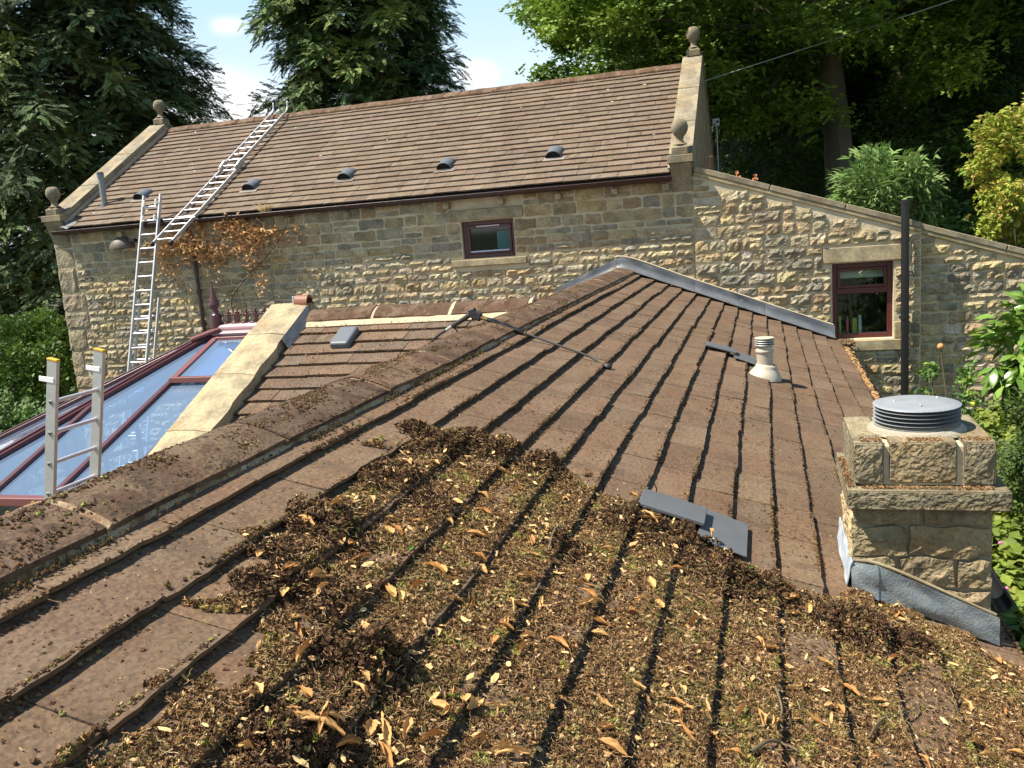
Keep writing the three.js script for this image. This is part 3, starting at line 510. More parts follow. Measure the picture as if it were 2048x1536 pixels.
  const gut = part('gutter', [piece(1, 8, (u, v) => { const a = Math.PI + Math.PI * v; return V3(gx + Math.cos(a) * 0.06, gy + Math.sin(a) * 0.06, mixN(Zw, -4.75, u)); }, V3(0, 0.0001, 0), (u, v) => [u, v]), rod(V3(gx + 0.06, gy, Zw), V3(gx + 0.06, gy, -4.75), 0.008, 6)], M.black, ext);
  part('gutter', [piece(1, 8, (u, v) => { const a = Math.PI + Math.PI * v; return V3(gx + Math.cos(a) * 0.06, gy + Math.sin(a) * 0.06, mixN(-4.02, Zn, u)); }, V3(0, 0.0001, 0), (u, v) => [u, v]), rod(V3(gx + 0.06, gy, -4.02), V3(gx + 0.06, gy, Zn), 0.008, 6)], M.black, ext);
  // low roof vents: flat grey hood and its base plate
  for (const z of [-9.36, -4.13]) {
    const mtx = new THREE.Matrix4().makeBasis(RV, RN, V3(0, 0, 1)).setPosition(surf(-0.48, z, -0.006));
    const hood = rbox(-0.16, 0.165, 0.024, 0.044, -0.115, 0.115, 0.005); { const p = hood.attributes.position; for (let i = 0; i < p.count; i++) p.setY(i, p.getY(i) + 0.022 * (p.getX(i) + 0.16) / 0.32); } hood.applyMatrix4(mtx);
    const v = part('roof_vent', hood, M.flatVent, slopePart);
    const base = rbox(0.15, 0.385, 0.022, 0.029, -0.2, 0.23, 0.002); base.applyMatrix4(mtx); part('vent_base', base, M.flatVent, v);
  }
  { // cream boiler flue with ringed terminal
    const x = -0.02, z = -8.78, y = slopeY(x), f = part('flue', [lathe([[0.078, 0.06], [0.078, 0.25], [0.088, 0.255], [0.088, 0.275], [0.076, 0.28], [0.074, 0.32]], [x, y, z], 28)], M.flue, slopePart);
    const cone = lathe([[0.165, -0.045], [0.15, 0.0], [0.115, 0.05], [0.10, 0.075], [0.10, 0.09], [0.08, 0.10]], [0, 0, 0], 28); cone.applyQuaternion(new THREE.Quaternion().setFromUnitVectors(V3(0, 1, 0), RN).slerp(new THREE.Quaternion(), 0.55)); cone.translate(x, y + 0.035, z); part('flue_cone', cone, M.flue, f);
    for (let i = 0; i < 4; i++) part('ring', lathe([[0.001, 0.318 + i * 0.022], [0.088, 0.318 + i * 0.022], [0.094, 0.324 + i * 0.022], [0.09, 0.331 + i * 0.022], [0.001, 0.334 + i * 0.022]], [x, y, z], 28), i < 3 ? M.steel : M.flue, f);
  }
  // ---- wing on the left whose tiles face us, stone coping at its gable
  const k = 0.47, WV = V3(0, -0.4254, 0.905), WN = V3(0, 0.905, 0.4254), rz = -8.65, ry = -0.78;
  const wroof = part('roof', [barGeo(V3(-4.86, -1.40, -7.36), V3(-3.45, -1.40, -7.36), 2.8, 0.02, WN, 0.002), barGeo(V3(-4.86, -1.40, -9.94), V3(-3.3, -1.40, -9.94), 2.8, 0.02, V3(0, 0.905, -0.4254), 0.002)], M.deck, ext);
  const vx = kk => { const z = rz + (kk + 1) * 0.2 * 0.905; return -2.4 + (0.06 - k * (z - rz)) / 0.394 + 0.16; };
  const wt = roofCourses({ O: V3(0, ry, rz), U: V3(1, 0, 0), V: WV, N: WN, n: 14, gauge: 0.2, wide: 0.5, t0: -0.004, t1: 0.03, thick: 0.024, seg: 6, wob: 0.006, palette: [[0.14, 0.098, 0.064], [0.132, 0.096, 0.067], [0.15, 0.105, 0.068], [0.128, 0.098, 0.072], [0.145, 0.10, 0.063]], lim: kk => [-4.86, Math.max(-4.7, vx(kk))] });
  pieces(wt, 'roof_tile', 'roof_tiles', M.tile, wroof);
  const xj = [-4.86, -4.02, -3.14, -2.30];
  for (let i = 0; i < 3; i++) {
    part('ridge_tile', ridgeGeo(V3(0, ry - 0.03, rz), V3(1, 0, 0), V3(0, 0, 1), xj[i] + 0.02, xj[i + 1] - 0.02, 0.2, 0.105, 0.035, tone([0.165, 0.122, 0.085], 0.08), 0, 10), M.ridge, wroof);
    part('ridge_joint', ridgeGeo(V3(0, ry - 0.036, rz), V3(1, 0, 0), V3(0, 0, 1), xj[i + 1] - 0.024, xj[i + 1] + 0.024, 0.2, 0.105, 0.03, [1, 1, 1], 0, 2), mat([0.48, 0.39, 0.26], { map: mortarMap, bumpMap: stoneBump, bumpScale: 0.01 }), wroof);
  }
  part('ridge_mortar', piece(40, 3, (u, v) => { const x = mixN(-4.86, -2.4, u), n = vnoise(x * 8, v * 2, 3) - 0.5; return V3(x, -0.80 - 0.0 - v * 0.075, rz + 0.165 + v * 0.10 + n * 0.015); }, V3(0, -0.02, -0.03), (u, v) => [u * 2.5, v * 0.12]), mat([0.50, 0.41, 0.28], { map: mortarMap, bumpMap: stoneBump, bumpScale: 0.01 }), wroof);
  { // coping
    const a = V3(-5.09, -0.625, -8.66), b = V3(-5.09, -0.625 - k * 3.0, -5.66), cut = [0, 0.19, 0.41, 0.68, 1];
    const gw = new THREE.ExtrudeGeometry(new THREE.Shape([[5.7, -2.02], [8.66, -0.64], [11.6, -2.02]].map(p => new THREE.Vector2(...p))), { depth: 0.36, bevelEnabled: false }); gw.rotateY(Math.PI / 2); gw.translate(-5.28, -0.03, 0); metreUV(gw);
    const gab = part('gable', tint(gw, [0.42, 0.34, 0.21]), M.stone, ext);
    for (let i = 0; i < 4; i++) { // slabs with a worn, slightly wavy right arris
      const p0 = a.clone().lerp(b, cut[i] + 0.0015), p1 = a.clone().lerp(b, cut[i + 1] - 0.0015), d = p1.clone().sub(p0), L = d.length(), sd = rnd() * 40;
      part('coping', piece(12, 6, (u, v) => { const n = vnoise(u * L * 4 + sd, v * 3, 1) - 0.5, e = v === 1 ? (vnoise(u * L * 7 + sd, 0, 5) - 0.5) * 0.035 : 0; return p0.clone().addScaledVector(d, u).add(V3((v - 0.5) * 0.47 + e, n * 0.008 + (v > 0.75 ? -0.012 : 0) - (v === 0 || v === 1 ? 0.008 : 0), 0)); }, V3(0, -0.16, 0), (u, v, s) => [sd + u * L, v * 0.47 + s * 0.16]), M.palestone, gab);
    }
    part('coping', barGeo(V3(-5.09, -0.70, -8.68), V3(-5.09, -2.08, -11.6), 0.47, 0.14), M.palestone, gab);
    const tip = piece(2, 8, (u, v) => { const q = Math.PI * v; return V3(-5.03 + u * 0.16, -0.63 + Math.sin(q) * 0.085, -8.70 - Math.cos(q) * 0.075); }, V3(0, -0.03, 0), (u, v) => [u, v]); part('ridge_end', tip, mat([0.20, 0.075, 0.035], { roughness: 0.6 }), gab);
    part('ridge_end_cap', rbox(-5.05, -5.032, -0.65, -0.555, -8.76, -8.64, 0.006), mat([0.5, 0.52, 0.56], { roughness: 0.5 }), gab);
    part('valley_flashing', piece(8, 2, (u, v) => V3(-4.855 + v * 0.07, -0.68 - k * u * 0.6 - v * 0.09 + 0.02 * (1 - v), rz + 0.05 + u * 0.6), V3(0, -0.004, 0), (u, v) => [u, v]), M.lead, gab);
  }
  { // dark square roof vent on the wing
    const c = onPlane(690, 681, V3(0, 1, k), ry + 0.02 + k * rz), g = new RoundedBoxGeometry(0.215, 0.085, 0.33, 3, 0.03); g.applyMatrix4(new THREE.Matrix4().makeBasis(V3(1, 0, 0), WN, WV).setPosition(c.x, c.y + 0.03, c.z)); part('roof_vent', g, M.slateVent, wroof);
  }
  // ---- chimney
  const st = part('chimney', metreUV(rbox(0.372, 0.945, -2.7, -1.371, -4.645, -4.112, 0.004)), mat([0.30, 0.25, 0.165], { map: mortarMap, bumpMap: stoneBump, bumpScale: 0.006 }), ext);
  const front = []; let yy = -2.2; for (const h of [0.155, 0.15, 0.135, 0.15, 0.15, 0.145]) { let x = 0.362; const ws = pick([[0.2, 0.24, 0.155], [0.3, 0.295], [0.13, 0.29, 0.175], [0.24, 0.355]]); for (const w of ws) { front.push([x, x + w - 0.014, yy + 0.006, Math.min(yy + h - 0.008, -1.374)]); x += w; } yy += h; }
  for (const b of front) part('stone', stoneGeo(...b, -4.112, 0.02, tone(pick([[0.28, 0.23, 0.145], [0.255, 0.21, 0.135], [0.30, 0.245, 0.155]]), 0.1), 1, 0.35), M.stone, st);  // front stones, like the body, coloured darker to carry the shade below the cap
  for (let y = -2.2, i = 0; y < -1.42; y += 0.155, i++) for (const [za, zb] of i % 2 ? [[-0.27, 0], [-0.53, -0.285]] : [[-0.16, 0], [-0.37, -0.175], [-0.53, -0.385]]) { const g = stoneGeo(-zb, -za, y + 0.006, Math.min(y + 0.147, -1.374), 0, 0.015, tone([0.5, 0.4, 0.26], 0.1)); g.rotateY(-Math.PI / 2); g.translate(0.372, 0, -4.112 - 0.53); g.scale(1, 1, 1); const p = g.attributes.position; part('stone', g, M.stone, st); }
  const capP = (x0, x1, y0, y1, z0, z1, col, b) => { // tooled block: worked front and left faces
    const gs = [stoneGeo(x0, x1, y0, y1, z1 - 0.012, b, col, 0.8)]; const box = tint(rbox(x0, x1, y0, y1, z0, z1 - 0.004, 0.008), col); return merge([gs[0].toNonIndexed ? (gs[0].index ? gs[0].toNonIndexed() : gs[0]) : gs[0], box.index ? box.toNonIndexed() : box]); };
  part('cap_slab', capP(0.335, 1.005, -1.370, -1.281, -4.71, -4.035, [0.20, 0.175, 0.12], 0.006), M.stone, st);
  part('cap_core', metreUV(rbox(0.395, 0.935, -1.279, -1.095, -4.64, -4.13, 0.004)), M.mortar, st);
  part('cap_stone', capP(0.368, 0.497, -1.268, -1.077, -4.655, -4.105, [0.25, 0.215, 0.145], 0.012), M.stone, st);
  part('cap_stone', capP(0.522, 0.80, -1.266, -1.075, -4.30, -4.112, [0.27, 0.215, 0.135], 0.006), M.stone, st);
  part('cap_stone', capP(0.826, 0.956, -1.268, -1.074, -4.655, -4.105, [0.235, 0.205, 0.14], 0.012), M.stone, st);
  part('cap_stone', tint(rbox(0.50, 0.82, -1.268, -1.078, -4.655, -4.32, 0.012), [0.48, 0.39, 0.25]), M.stone, st);
  part('flaunching', lathe([[0.225, -0.01], [0.205, 0.012], [0.165, 0.034], [0.13, 0.042], [0.12, 0.075]], [0.675, -1.073, -4.40], 28), mat([0.38, 0.345, 0.27], { map: mortarMap, bumpMap: stoneBump, bumpScale: 0.01 }), st);
  const cow = part('cowl', lathe([[0.135, -0.06], [0.135, 0.066], [0.001, 0.07]], [0.675, -1.04, -4.40], 32), M.dark, st);
  for (let i = 0; i < 5; i++) part('ring', lathe([[0.112, i * 0.0185 - 0.034], [0.189, i * 0.0185 - 0.036], [0.192, i * 0.0185 - 0.0335], [0.112, i * 0.0185 - 0.030]], [0.675, -1.016, -4.40], 48), M.ringMetal, cow);
  part('lid', lathe([[0.001, 0.078], [0.10, 0.074], [0.17, 0.064], [0.193, 0.058], [0.190, 0.053], [0.001, 0.056]], [0.675, -1.016, -4.40], 48), M.cowl, cow);
  part('lid_bolt', [[-0.1, 0.02], [0.1, -0.05], [0.0, 0.12]].map(([a, b]) => lathe([[0.001, 0.006], [0.005, 0.005], [0.006, 0]], [0.675 + a, -0.942, -4.40 + b], 8)), M.steel, cow);
  // lead round the chimney foot
  const lf = (xa, xb, ya, yb, zo) => part('flashing', piece(14, 5, (u, v) => { const x = mixN(xa, xb, u), n = (vnoise(x * 9, v * 3, 3) - 0.5) * 0.034; return V3(x, mixN(mixN(ya, yb, u), slopeY(x) + 0.012, v), zo + n + v * 0.012); }, V3(0, 0, -0.006), (u, v) => [u * (xb - xa) * 3, v * 0.4]), mat([0.25, 0.265, 0.265], { map: leadMap, roughness: 0.45, metalness: 0.3, bumpMap: tileBump, bumpScale: 0.004 }), st);
  lf(0.352, 0.468, -1.636, -1.648, -4.068); lf(0.455, 0.972, -1.645, -1.878, -4.074);
  part('flashing', piece(12, 5, (u, v) => { const z = mixN(-4.69, -4.07, u), n = (vnoise(z * 12, v * 4, 8) - 0.5) * 0.02; return V3(0.352 - v * 0.02 + n * 0.5, mixN(-1.63, slopeY(0.335) + 0.02, v), z); }, V3(0.005, 0, 0), (u, v) => [u * 2, v * 0.4]), M.whiteLead, st);
  part('flashing_mortar', [tube([[0.36, -1.628, -4.085], [0.46, -1.64, -4.085], [0.96, -1.868, -4.085]], 0.008, 30, 6)], M.palestone, st);
}

// ---------- conservatory ----------
const cons = thing('conservatory', [-6.8, GL, -8.65], 'conservatory with blue glazed roof, maroon glazing bars and spiked finial', 'conservatory');
{
  const rzz = -8.65, ryy = -0.93, kk = 0.384, T = V3(-6.1, ryy, rzz), E0 = -5.36, ze = -5.87, yE = ryy - kk * (ze - rzz);
  const C1 = V3(-7.36, yE, ze), C2 = V3(-8.5, yE, -7.3), C3 = V3(-8.5, yE, -10.0), C4 = V3(-7.36, yE, -11.43);
  const fy = z => ryy - kk * (z - rzz);
  const F = (x, z, up = 0) => V3(x, fy(z) + up, z);
  const hipX = z => mixN(T.x, C1.x, (z - T.z) / (C1.z - T.z)), hipZ = x => mixN(T.z, C1.z, (x - T.x) / (C1.x - T.x));
  const poly = pts => { const g = new THREE.BufferGeometry(), p = [], uv = []; for (let i = 1; i + 1 < pts.length; i++) for (const q of [pts[0], pts[i], pts[i + 1]]) { p.push(q.x, q.y, q.z); uv.push(q.x, q.z); } g.setAttribute('position', new THREE.Float32BufferAttribute(p, 3)); g.setAttribute('uv', new THREE.Float32BufferAttribute(uv, 2)); g.computeVertexNormals(); return g; };
  const roof = part('roof_frame', [barGeo(F(E0 - 0.03, rzz + 0.08), F(E0 - 0.03, ze), 0.05, 0.07), barGeo(V3(E0, ryy - 0.02, rzz), T.clone().add(V3(0, -0.02, 0)), 0.16, 0.08)], M.upvc, cons);
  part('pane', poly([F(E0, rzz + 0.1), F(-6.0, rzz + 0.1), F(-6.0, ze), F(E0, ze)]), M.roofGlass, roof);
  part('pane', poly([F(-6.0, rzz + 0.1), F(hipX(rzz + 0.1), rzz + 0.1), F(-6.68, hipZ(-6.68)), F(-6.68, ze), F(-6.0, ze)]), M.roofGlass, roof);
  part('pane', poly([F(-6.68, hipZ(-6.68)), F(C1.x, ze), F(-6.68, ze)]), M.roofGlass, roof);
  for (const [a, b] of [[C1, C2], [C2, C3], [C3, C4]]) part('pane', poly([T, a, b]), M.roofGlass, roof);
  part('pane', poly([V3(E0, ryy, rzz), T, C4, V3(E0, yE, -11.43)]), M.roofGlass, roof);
  for (const [x, z0] of [[-6.0, rzz + 0.08], [-6.68, hipZ(-6.68)]]) part('glazing_bar', [barGeo(F(x, z0, 0.018), F(x, ze, 0.018), 0.062, 0.035, V3(0, 1, 0), 0.01), barGeo(F(x, z0, -0.04), F(x, ze, -0.04), 0.05, 0.07)], M.upvc, roof);
  for (const C of [C1, C2, C3, C4]) part('hip_bar', [barGeo(T.clone().add(V3(0, 0.02, 0)), C.clone().add(V3(0, 0.02, 0)), 0.12, 0.04, V3(0, 1, 0), 0.012), barGeo(T.clone().add(V3(0, -0.05, 0)), C.clone().add(V3(0, -0.05, 0)), 0.07, 0.1), barGeo(T.clone().add(V3(0, 0.045, 0)), C.clone().add(V3(0, 0.045, 0)), 0.05, 0.03)], M.upvc, roof);
  // roof light in the bay by the coping
  const za = rzz + 0.22, zb = -7.62, lx0 = E0 - 0.02, lx1 = -5.95;
  const vent = part('roof_light', [barGeo(F(lx1, za, 0.045), F(lx1, zb, 0.045), 0.075, 0.05, V3(0, 1, 0), 0.008), barGeo(F(lx0, za, 0.045), F(lx0, zb, 0.045), 0.06, 0.05), barGeo(F(lx0, za, 0.046), F(lx1, za, 0.046), 0.075, 0.05), barGeo(F(lx0, zb, 0.046), F(lx1 - 0.03, zb, 0.046), 0.085, 0.055)], M.upvcPink, roof);
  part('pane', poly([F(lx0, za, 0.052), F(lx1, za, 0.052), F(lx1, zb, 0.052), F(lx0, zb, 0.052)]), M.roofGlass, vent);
  // ridge capping, end cap, finial, cresting
  const rg = part('ridge_cap', [rod(V3(E0, ryy + 0.055, rzz), V3(-6.08, ryy + 0.055, rzz), 0.055, 14), barGeo(V3(E0, ryy + 0.02, rzz + 0.05), V3(-6.08, ryy + 0.02, rzz + 0.05), 0.13, 0.035, V3(0, 1, 0.3), 0.012)], mat([0.38, 0.24, 0.25], { roughness: 0.3 }), roof);
  part('end_cap', [barGeo(V3(-6.02, ryy + 0.06, rzz + 0.02), V3(-6.28, ryy - 0.03, rzz + 0.22), 0.2, 0.04, V3(0, 1, 0), 0.015), barGeo(V3(-6.02, ryy + 0.055, rzz - 0.02), V3(-6.2, ryy + 0.0, rzz + 0.04), 0.16, 0.06, V3(0, 1, 0), 0.02)], M.upvcPink, rg);
  part('spike', lathe([[0.062, 0], [0.062, 0.15], [0.05, 0.165], [0.03, 0.18], [0.036, 0.20], [0.026, 0.215], [0.055, 0.26], [0.058, 0.28], [0.045, 0.32], [0.02, 0.43], [0.006, 0.50], [0.001, 0.505]], [-6.06, ryy + 0.06, rzz], 20), M.upvc, rg);
  for (let i = 0; i < 6; i++) {
    const x = -5.95 + i * 0.118, ring = new THREE.TorusGeometry(0.05, 0.011, 8, 18); ring.translate(x, ryy + 0.165, rzz);
    part('cresting', [ring, rod(V3(x + 0.059, ryy + 0.10, rzz), V3(x + 0.059, ryy + 0.245, rzz), 0.011, 6), ...[[0.059, 0.262, 0.016], [0.038, 0.236, 0.012], [0.08, 0.236, 0.012], [0.0, 0.222, 0.011]].map(([a, b, r]) => new THREE.SphereGeometry(r, 8, 6).translate(x + a, ryy + b, rzz)), rod(V3(x - 0.06, ryy + 0.108, rzz), V3(x + 0.06, ryy + 0.108, rzz), 0.010, 6)], M.upvc, rg);
  }
  // eaves gutter and the glazed sides below
  const ring = [V3(E0, yE - 0.02, ze + 0.03), C1.clone().add(V3(-0.02, -0.02, 0.03)), C2.clone().add(V3(-0.03, -0.02, 0)), C3.clone().add(V3(-0.03, -0.02, 0)), C4.clone().add(V3(0, -0.02, -0.03)), V3(E0, yE - 0.02, -11.46)];
  for (let i = 0; i < 5; i++) {
    part('gutter', barGeo(ring[i], ring[i + 1], 0.10, 0.08, V3(0, 1, 0), 0.012), i ? M.upvc : M.upvcPink, cons);
    const a = ring[i].clone(), b = ring[i + 1].clone(), n = Math.max(2, Math.round(a.distanceTo(b) / 0.75)); a.y = b.y = 0;
    const wlow = part('side_wall', barGeo(a.clone().setY(GL + 0.35), b.clone().setY(GL + 0.35), 0.2, 0.7), M.mortar, cons);
    const fr = []; for (let j = 0; j <= n; j++) { const q = a.clone().lerp(b, j / n); fr.push(rod(q.clone().setY(GL + 0.7), q.clone().setY(yE - 0.06), 0.045, 4)); } fr.push(barGeo(a.clone().setY(-2.6), b.clone().setY(-2.6), 0.06, 0.06)); part('side_frame', fr, M.upvc, cons);
    part('side_pane', poly([a.clone().setY(GL + 0.7), b.clone().setY(GL + 0.7), b.clone().setY(yE - 0.05), a.clone().setY(yE - 0.05)]), M.glass, cons);
  }
  part('floor', rbox(-8.4, -5.3, GL - 0.02, GL + 0.04, -11.3, -6.0), mat([0.62, 0.60, 0.56]), cons);
}

// ---------- ladders ----------
function ladderParts(t, A, B, side, width, first, step, depth, thick, opt = {}) { // A foot, B top (centre line); side: unit vector along the rungs
  const d = B.clone().sub(A), L = d.length(); d.normalize(); const nrm = d.clone().cross(side).normalize();
  for (const s of [-1, 1]) {
    const o = side.clone().multiplyScalar(s * width / 2), st = part('stile', barGeo(A.clone().add(o), B.clone().add(o), thick, depth, nrm, 0.004), M.alu, t);
    if (opt.cap) part('end_cap', barGeo(B.clone().add(o).addScaledVector(d, -0.012), B.clone().add(o).addScaledVector(d, 0.008), thick + 0.006, depth + 0.006, nrm, 0.006), M.yellowCap, st);
    if (opt.ends) for (let q = first; q < L - 0.1; q += step) { const c = A.clone().addScaledVector(d, q).add(o); part('rung_end', [rod(c.clone().addScaledVector(side, s * thick * 0.5), c.clone().addScaledVector(side, s * (thick * 0.5 + 0.006)), 0.021, 3)], M.steel, st); part('rung_hole', rod(c.clone().addScaledVector(side, s * (thick * 0.5 + 0.003)), c.clone().addScaledVector(side, s * (thick * 0.5 + 0.0075)), 0.014, 3), M.dark, st); }
    if (opt.foot) part('foot', barGeo(A.clone().add(o).addScaledVector(d, -0.03), A.clone().add(o).addScaledVector(d, 0.05), thick + 0.01, depth + 0.012, nrm), M.rubber, st);
  }
  for (let q = first; q < L - 0.1; q += step) { const c = A.clone().addScaledVector(d, q), h = side.clone().multiplyScalar(width / 2 - thick * 0.4); part('rung', rod(c.clone().sub(h), c.clone().add(h), opt.rr || 0.016, 10), M.rung, t); }
  return { d, nrm };
}
{ // ladder leaning on the gutter of the long house
  const t = thing('extension_ladder', [-10.70, GL, -11.9], 'two section aluminium ladder leaning upright against the house gutter', 'ladder');
  const A = V3(-10.70, GL, -11.9), B = V3(-10.70, 1.10, -13.86);
  const { d, nrm } = ladderParts(t, A, B, V3(1, 0, 0), 0.36, 0.12, 0.262, 0.065, 0.03, { foot: true });
  const off = V3(0.075, 0, -0.075); ladderParts(t, A.clone().add(off), A.clone().lerp(B, 0.665).add(off), V3(1, 0, 0), 0.40, 0.16, 0.262, 0.06, 0.028, { rr: 0.014 });
  for (const q of [0.915, 0.965]) for (const s of [-0.5, 0.35]) { const c = A.clone().lerp(B, q).add(V3(s * 0.30, 0, 0.03)); part('clamp', barGeo(c, c.clone().add(V3(0.03, 0.11, 0.0)), 0.03, 0.03), M.white, t); }
}
{ // ladder lying up the tiles, hooked over the ridge
  const t = thing('roof_ladder', [-9.91, 0.25, -12.9], 'aluminium roof ladder lying up the brown tiles, hooked over the ridge', 'ladder');
  const k = 0.575, up = V3(0, 0.8669, 0.4985), P = z => V3(-9.91, 0.66 + k * (-13.85 - z), z).addScaledVector(up, 0.085);
  ladderParts(t, P(-12.93), P(-15.5), V3(1, 0, 0), 0.38, 0.16, 0.25, 0.06, 0.028, { foot: true });
  ladderParts(t, P(-15.2).addScaledVector(up, 0.05), P(-17.3).addScaledVector(up, 0.05), V3(1, 0, 0), 0.34, 0.14, 0.25, 0.06, 0.028);
  for (const s of [-1, 1]) {
    const x = -9.91 + s * 0.17, b = P(-17.25).addScaledVector(up, 0.05); b.x = x;
    const hk = part('ridge_hook', tube([b, V3(x, b.y + 0.16, b.z - 0.22), V3(x, b.y + 0.33, b.z - 0.27), V3(x, b.y + 0.37, b.z - 0.36), V3(x, b.y + 0.2, b.z - 0.52), V3(x, b.y - 0.16, b.z - 0.62)], 0.018, 24, 8), M.alu, t);
    part('wheel', rod(V3(x - 0.02, b.y + 0.36, b.z - 0.28), V3(x + 0.02, b.y + 0.36, b.z - 0.28), 0.04, 16), M.rubber, hk);
    part('coupling', barGeo(P(-15.25).add(V3(s * 0.18, 0.03, 0)), P(-15.42).add(V3(s * 0.18, 0.06, 0)), 0.05, 0.12), M.steel, t);
  }
  part('cross_bar', rod(P(-13.62).add(V3(-0.42, 0.03, 0)), P(-13.62).add(V3(0.25, 0.03, 0)), 0.012, 8), M.steel, t);
}
{ // ladder whose head shows over our ridge
  const t = thing('leaning_ladder', [-5.58, GL, -5.02], 'scuffed aluminium ladder with yellow end caps rising behind the mossy ridge', 'ladder');
  const A = V3(-5.58, GL, -5.02), B = V3(-4.69, -0.64, -5.02);
  const { d } = ladderParts(t, A, B, V3(0, 0, 1), 0.44, 0.14, 0.228, 0.082, 0.030, { cap: true, ends: true, foot: true, rr: 0.0155 });
  for (const s of [-1, 1]) { const c = B.clone().addScaledVector(d, -0.14).add(V3(0, 0, s * 0.22)); part('stay_plate', barGeo(c.clone().add(V3(-0.10, 0.012, 0.016)), c.clone().add(V3(0.02, -0.008, 0.016)), 0.008, 0.036), M.white, t); }
}

// ---------- spray lance lying over the ridge ----------
{
  const G = V3(-2.31, -0.672, -6.80), Nz = V3(-1.235, -1.115, -6.83), t = thing('spray_lance', [-1.8, -0.86, -6.8], 'black pressure washer lance lying across the mossy ridge', 'spray lance');
  const L = q => G.clone().lerp(Nz, q), ax = Nz.clone().sub(G).normalize();
  part('lance_tube', tube([L(0.30), L(0.6), L(0.88), L(0.93).add(V3(0, -0.012, 0.01)), L(0.97).add(V3(0, -0.03, 0.02))], 0.009, 24, 8), mat([0.10, 0.10, 0.09], { roughness: 0.45, metalness: 0.4 }), t);
  part('foam_grip', tube([L(0.10), L(0.18), L(0.3), L(0.38)], 0.023, 20, 12, u => 0.8 + 0.28 * Math.abs(Math.sin(u * 9)) * 0.8), M.black, t);
  part('coupling', [rod(L(0.04), L(0.10), 0.018), rod(L(0.375), L(0.392), 0.016)], M.brass, t);
  const gun = part('gun_body', [barGeo(G.clone().add(V3(-0.02, 0.01, 0)), L(0.055), 0.042, 0.075, V3(0, 1, 0), 0.012), barGeo(G.clone().add(V3(-0.045, 0.012, 0)), G.clone().add(V3(0.02, 0.03, 0)), 0.044, 0.065, V3(0, 1, 0), 0.012)], M.rubber, t);
  const H = onZ(905, 652, -6.86); part('handle', tube([G.clone().add(V3(-0.02, 0.01, 0)), G.clone().lerp(H, 0.5).add(V3(0, 0.008, 0)), H], 0.021, 12, 10), M.rubber, gun);
  part('trigger', [tube([G.clone().add(V3(0.0, -0.02, 0.0)), G.clone().add(V3(-0.05, -0.065, 0)), G.clone().add(V3(-0.075, -0.085, 0.0))], 0.007, 10, 6), tube([H.clone().add(V3(0.01, -0.01, 0)), H.clone().add(V3(0.045, -0.055, 0)), H.clone().add(V3(0.06, -0.075, 0))], 0.006, 10, 6)], M.rubber, gun);
  part('swivel', rod(H.clone(), H.clone().lerp(onZ(893, 660, -6.88), 1), 0.014), M.steel, gun);
  const h1 = onZ(893, 660, -6.88); part('hose', tube([h1, onZ(875, 672, -6.95), onZ(856, 690, -7.0), V3(-2.98, -1.05, -7.05), V3(-3.6, -1.28, -6.6), V3(-4.3, -1.55, -5.9), V3(-5.0, -1.9, -5.3)], 0.012, 40, 8), M.rubber, t);
  const nz = part('nozzle', [rod(L(0.965).add(V3(0, -0.028, 0.02)), L(1.0).add(V3(0.01, -0.03, 0.03)), 0.012), lathe([[0.001, 0.03], [0.03, 0.026], [0.036, 0.0], [0.028, -0.012], [0.001, -0.012]], [Nz.x + 0.012, Nz.y - 0.028, Nz.z + 0.03], 16)], M.rubber, t);
  part('nut', rod(L(0.945).add(V3(0, -0.018, 0.013)), L(0.965).add(V3(0, -0.028, 0.018)), 0.011, 6), M.brass, t);
}

// ---------- foliage geometry ----------
function leafShape(L, W, fold = 0.25, droop = 0.15, n = 3, peak = 0.45) { // pointed leaf along +x, folded along its rib
  const pos = [], idx = [];
  for (let i = 0; i <= n; i++) { const s = i / n, w = W * 0.5 * Math.pow(Math.sin(Math.PI * Math.pow(Math.min(0.995, Math.max(0.02, s)), Math.log(0.5) / Math.log(peak))), 0.8), y = -droop * s * s * L; pos.push(s * L, y + w * fold, -w, s * L, y, 0, s * L, y + w * fold, w); }
  for (let i = 0; i < n; i++) for (const k of [0, 1]) { const a = i * 3 + k; idx.push(a, a + 1, a + 3, a + 1, a + 4, a + 3); }
  const g = new THREE.BufferGeometry(); g.setAttribute('position', new THREE.Float32BufferAttribute(pos, 3)); g.setIndex(idx); g.computeVertexNormals(); return g;
}
function sprig(n, L, W, spread, opt = {}) { // a few leaves round a short twig
  const gs = [];
  for (let i = 0; i < n; i++) { const g = leafShape(L * rr(0.7, 1.15), W * rr(0.8, 1.15), opt.fold ?? 0.25, opt.droop ?? 0.25, opt.n ?? 2, opt.peak); g.applyQuaternion(eul(rr(-0.5, 0.5), i * 2.4 + rr(-0.4, 0.4), rr(-0.7, 0.5))); g.translate(rr(-1, 1) * spread, rr(-0.7, 0.7) * spread, rr(-1, 1) * spread); gs.push(g); }
  return merge(gs);
}
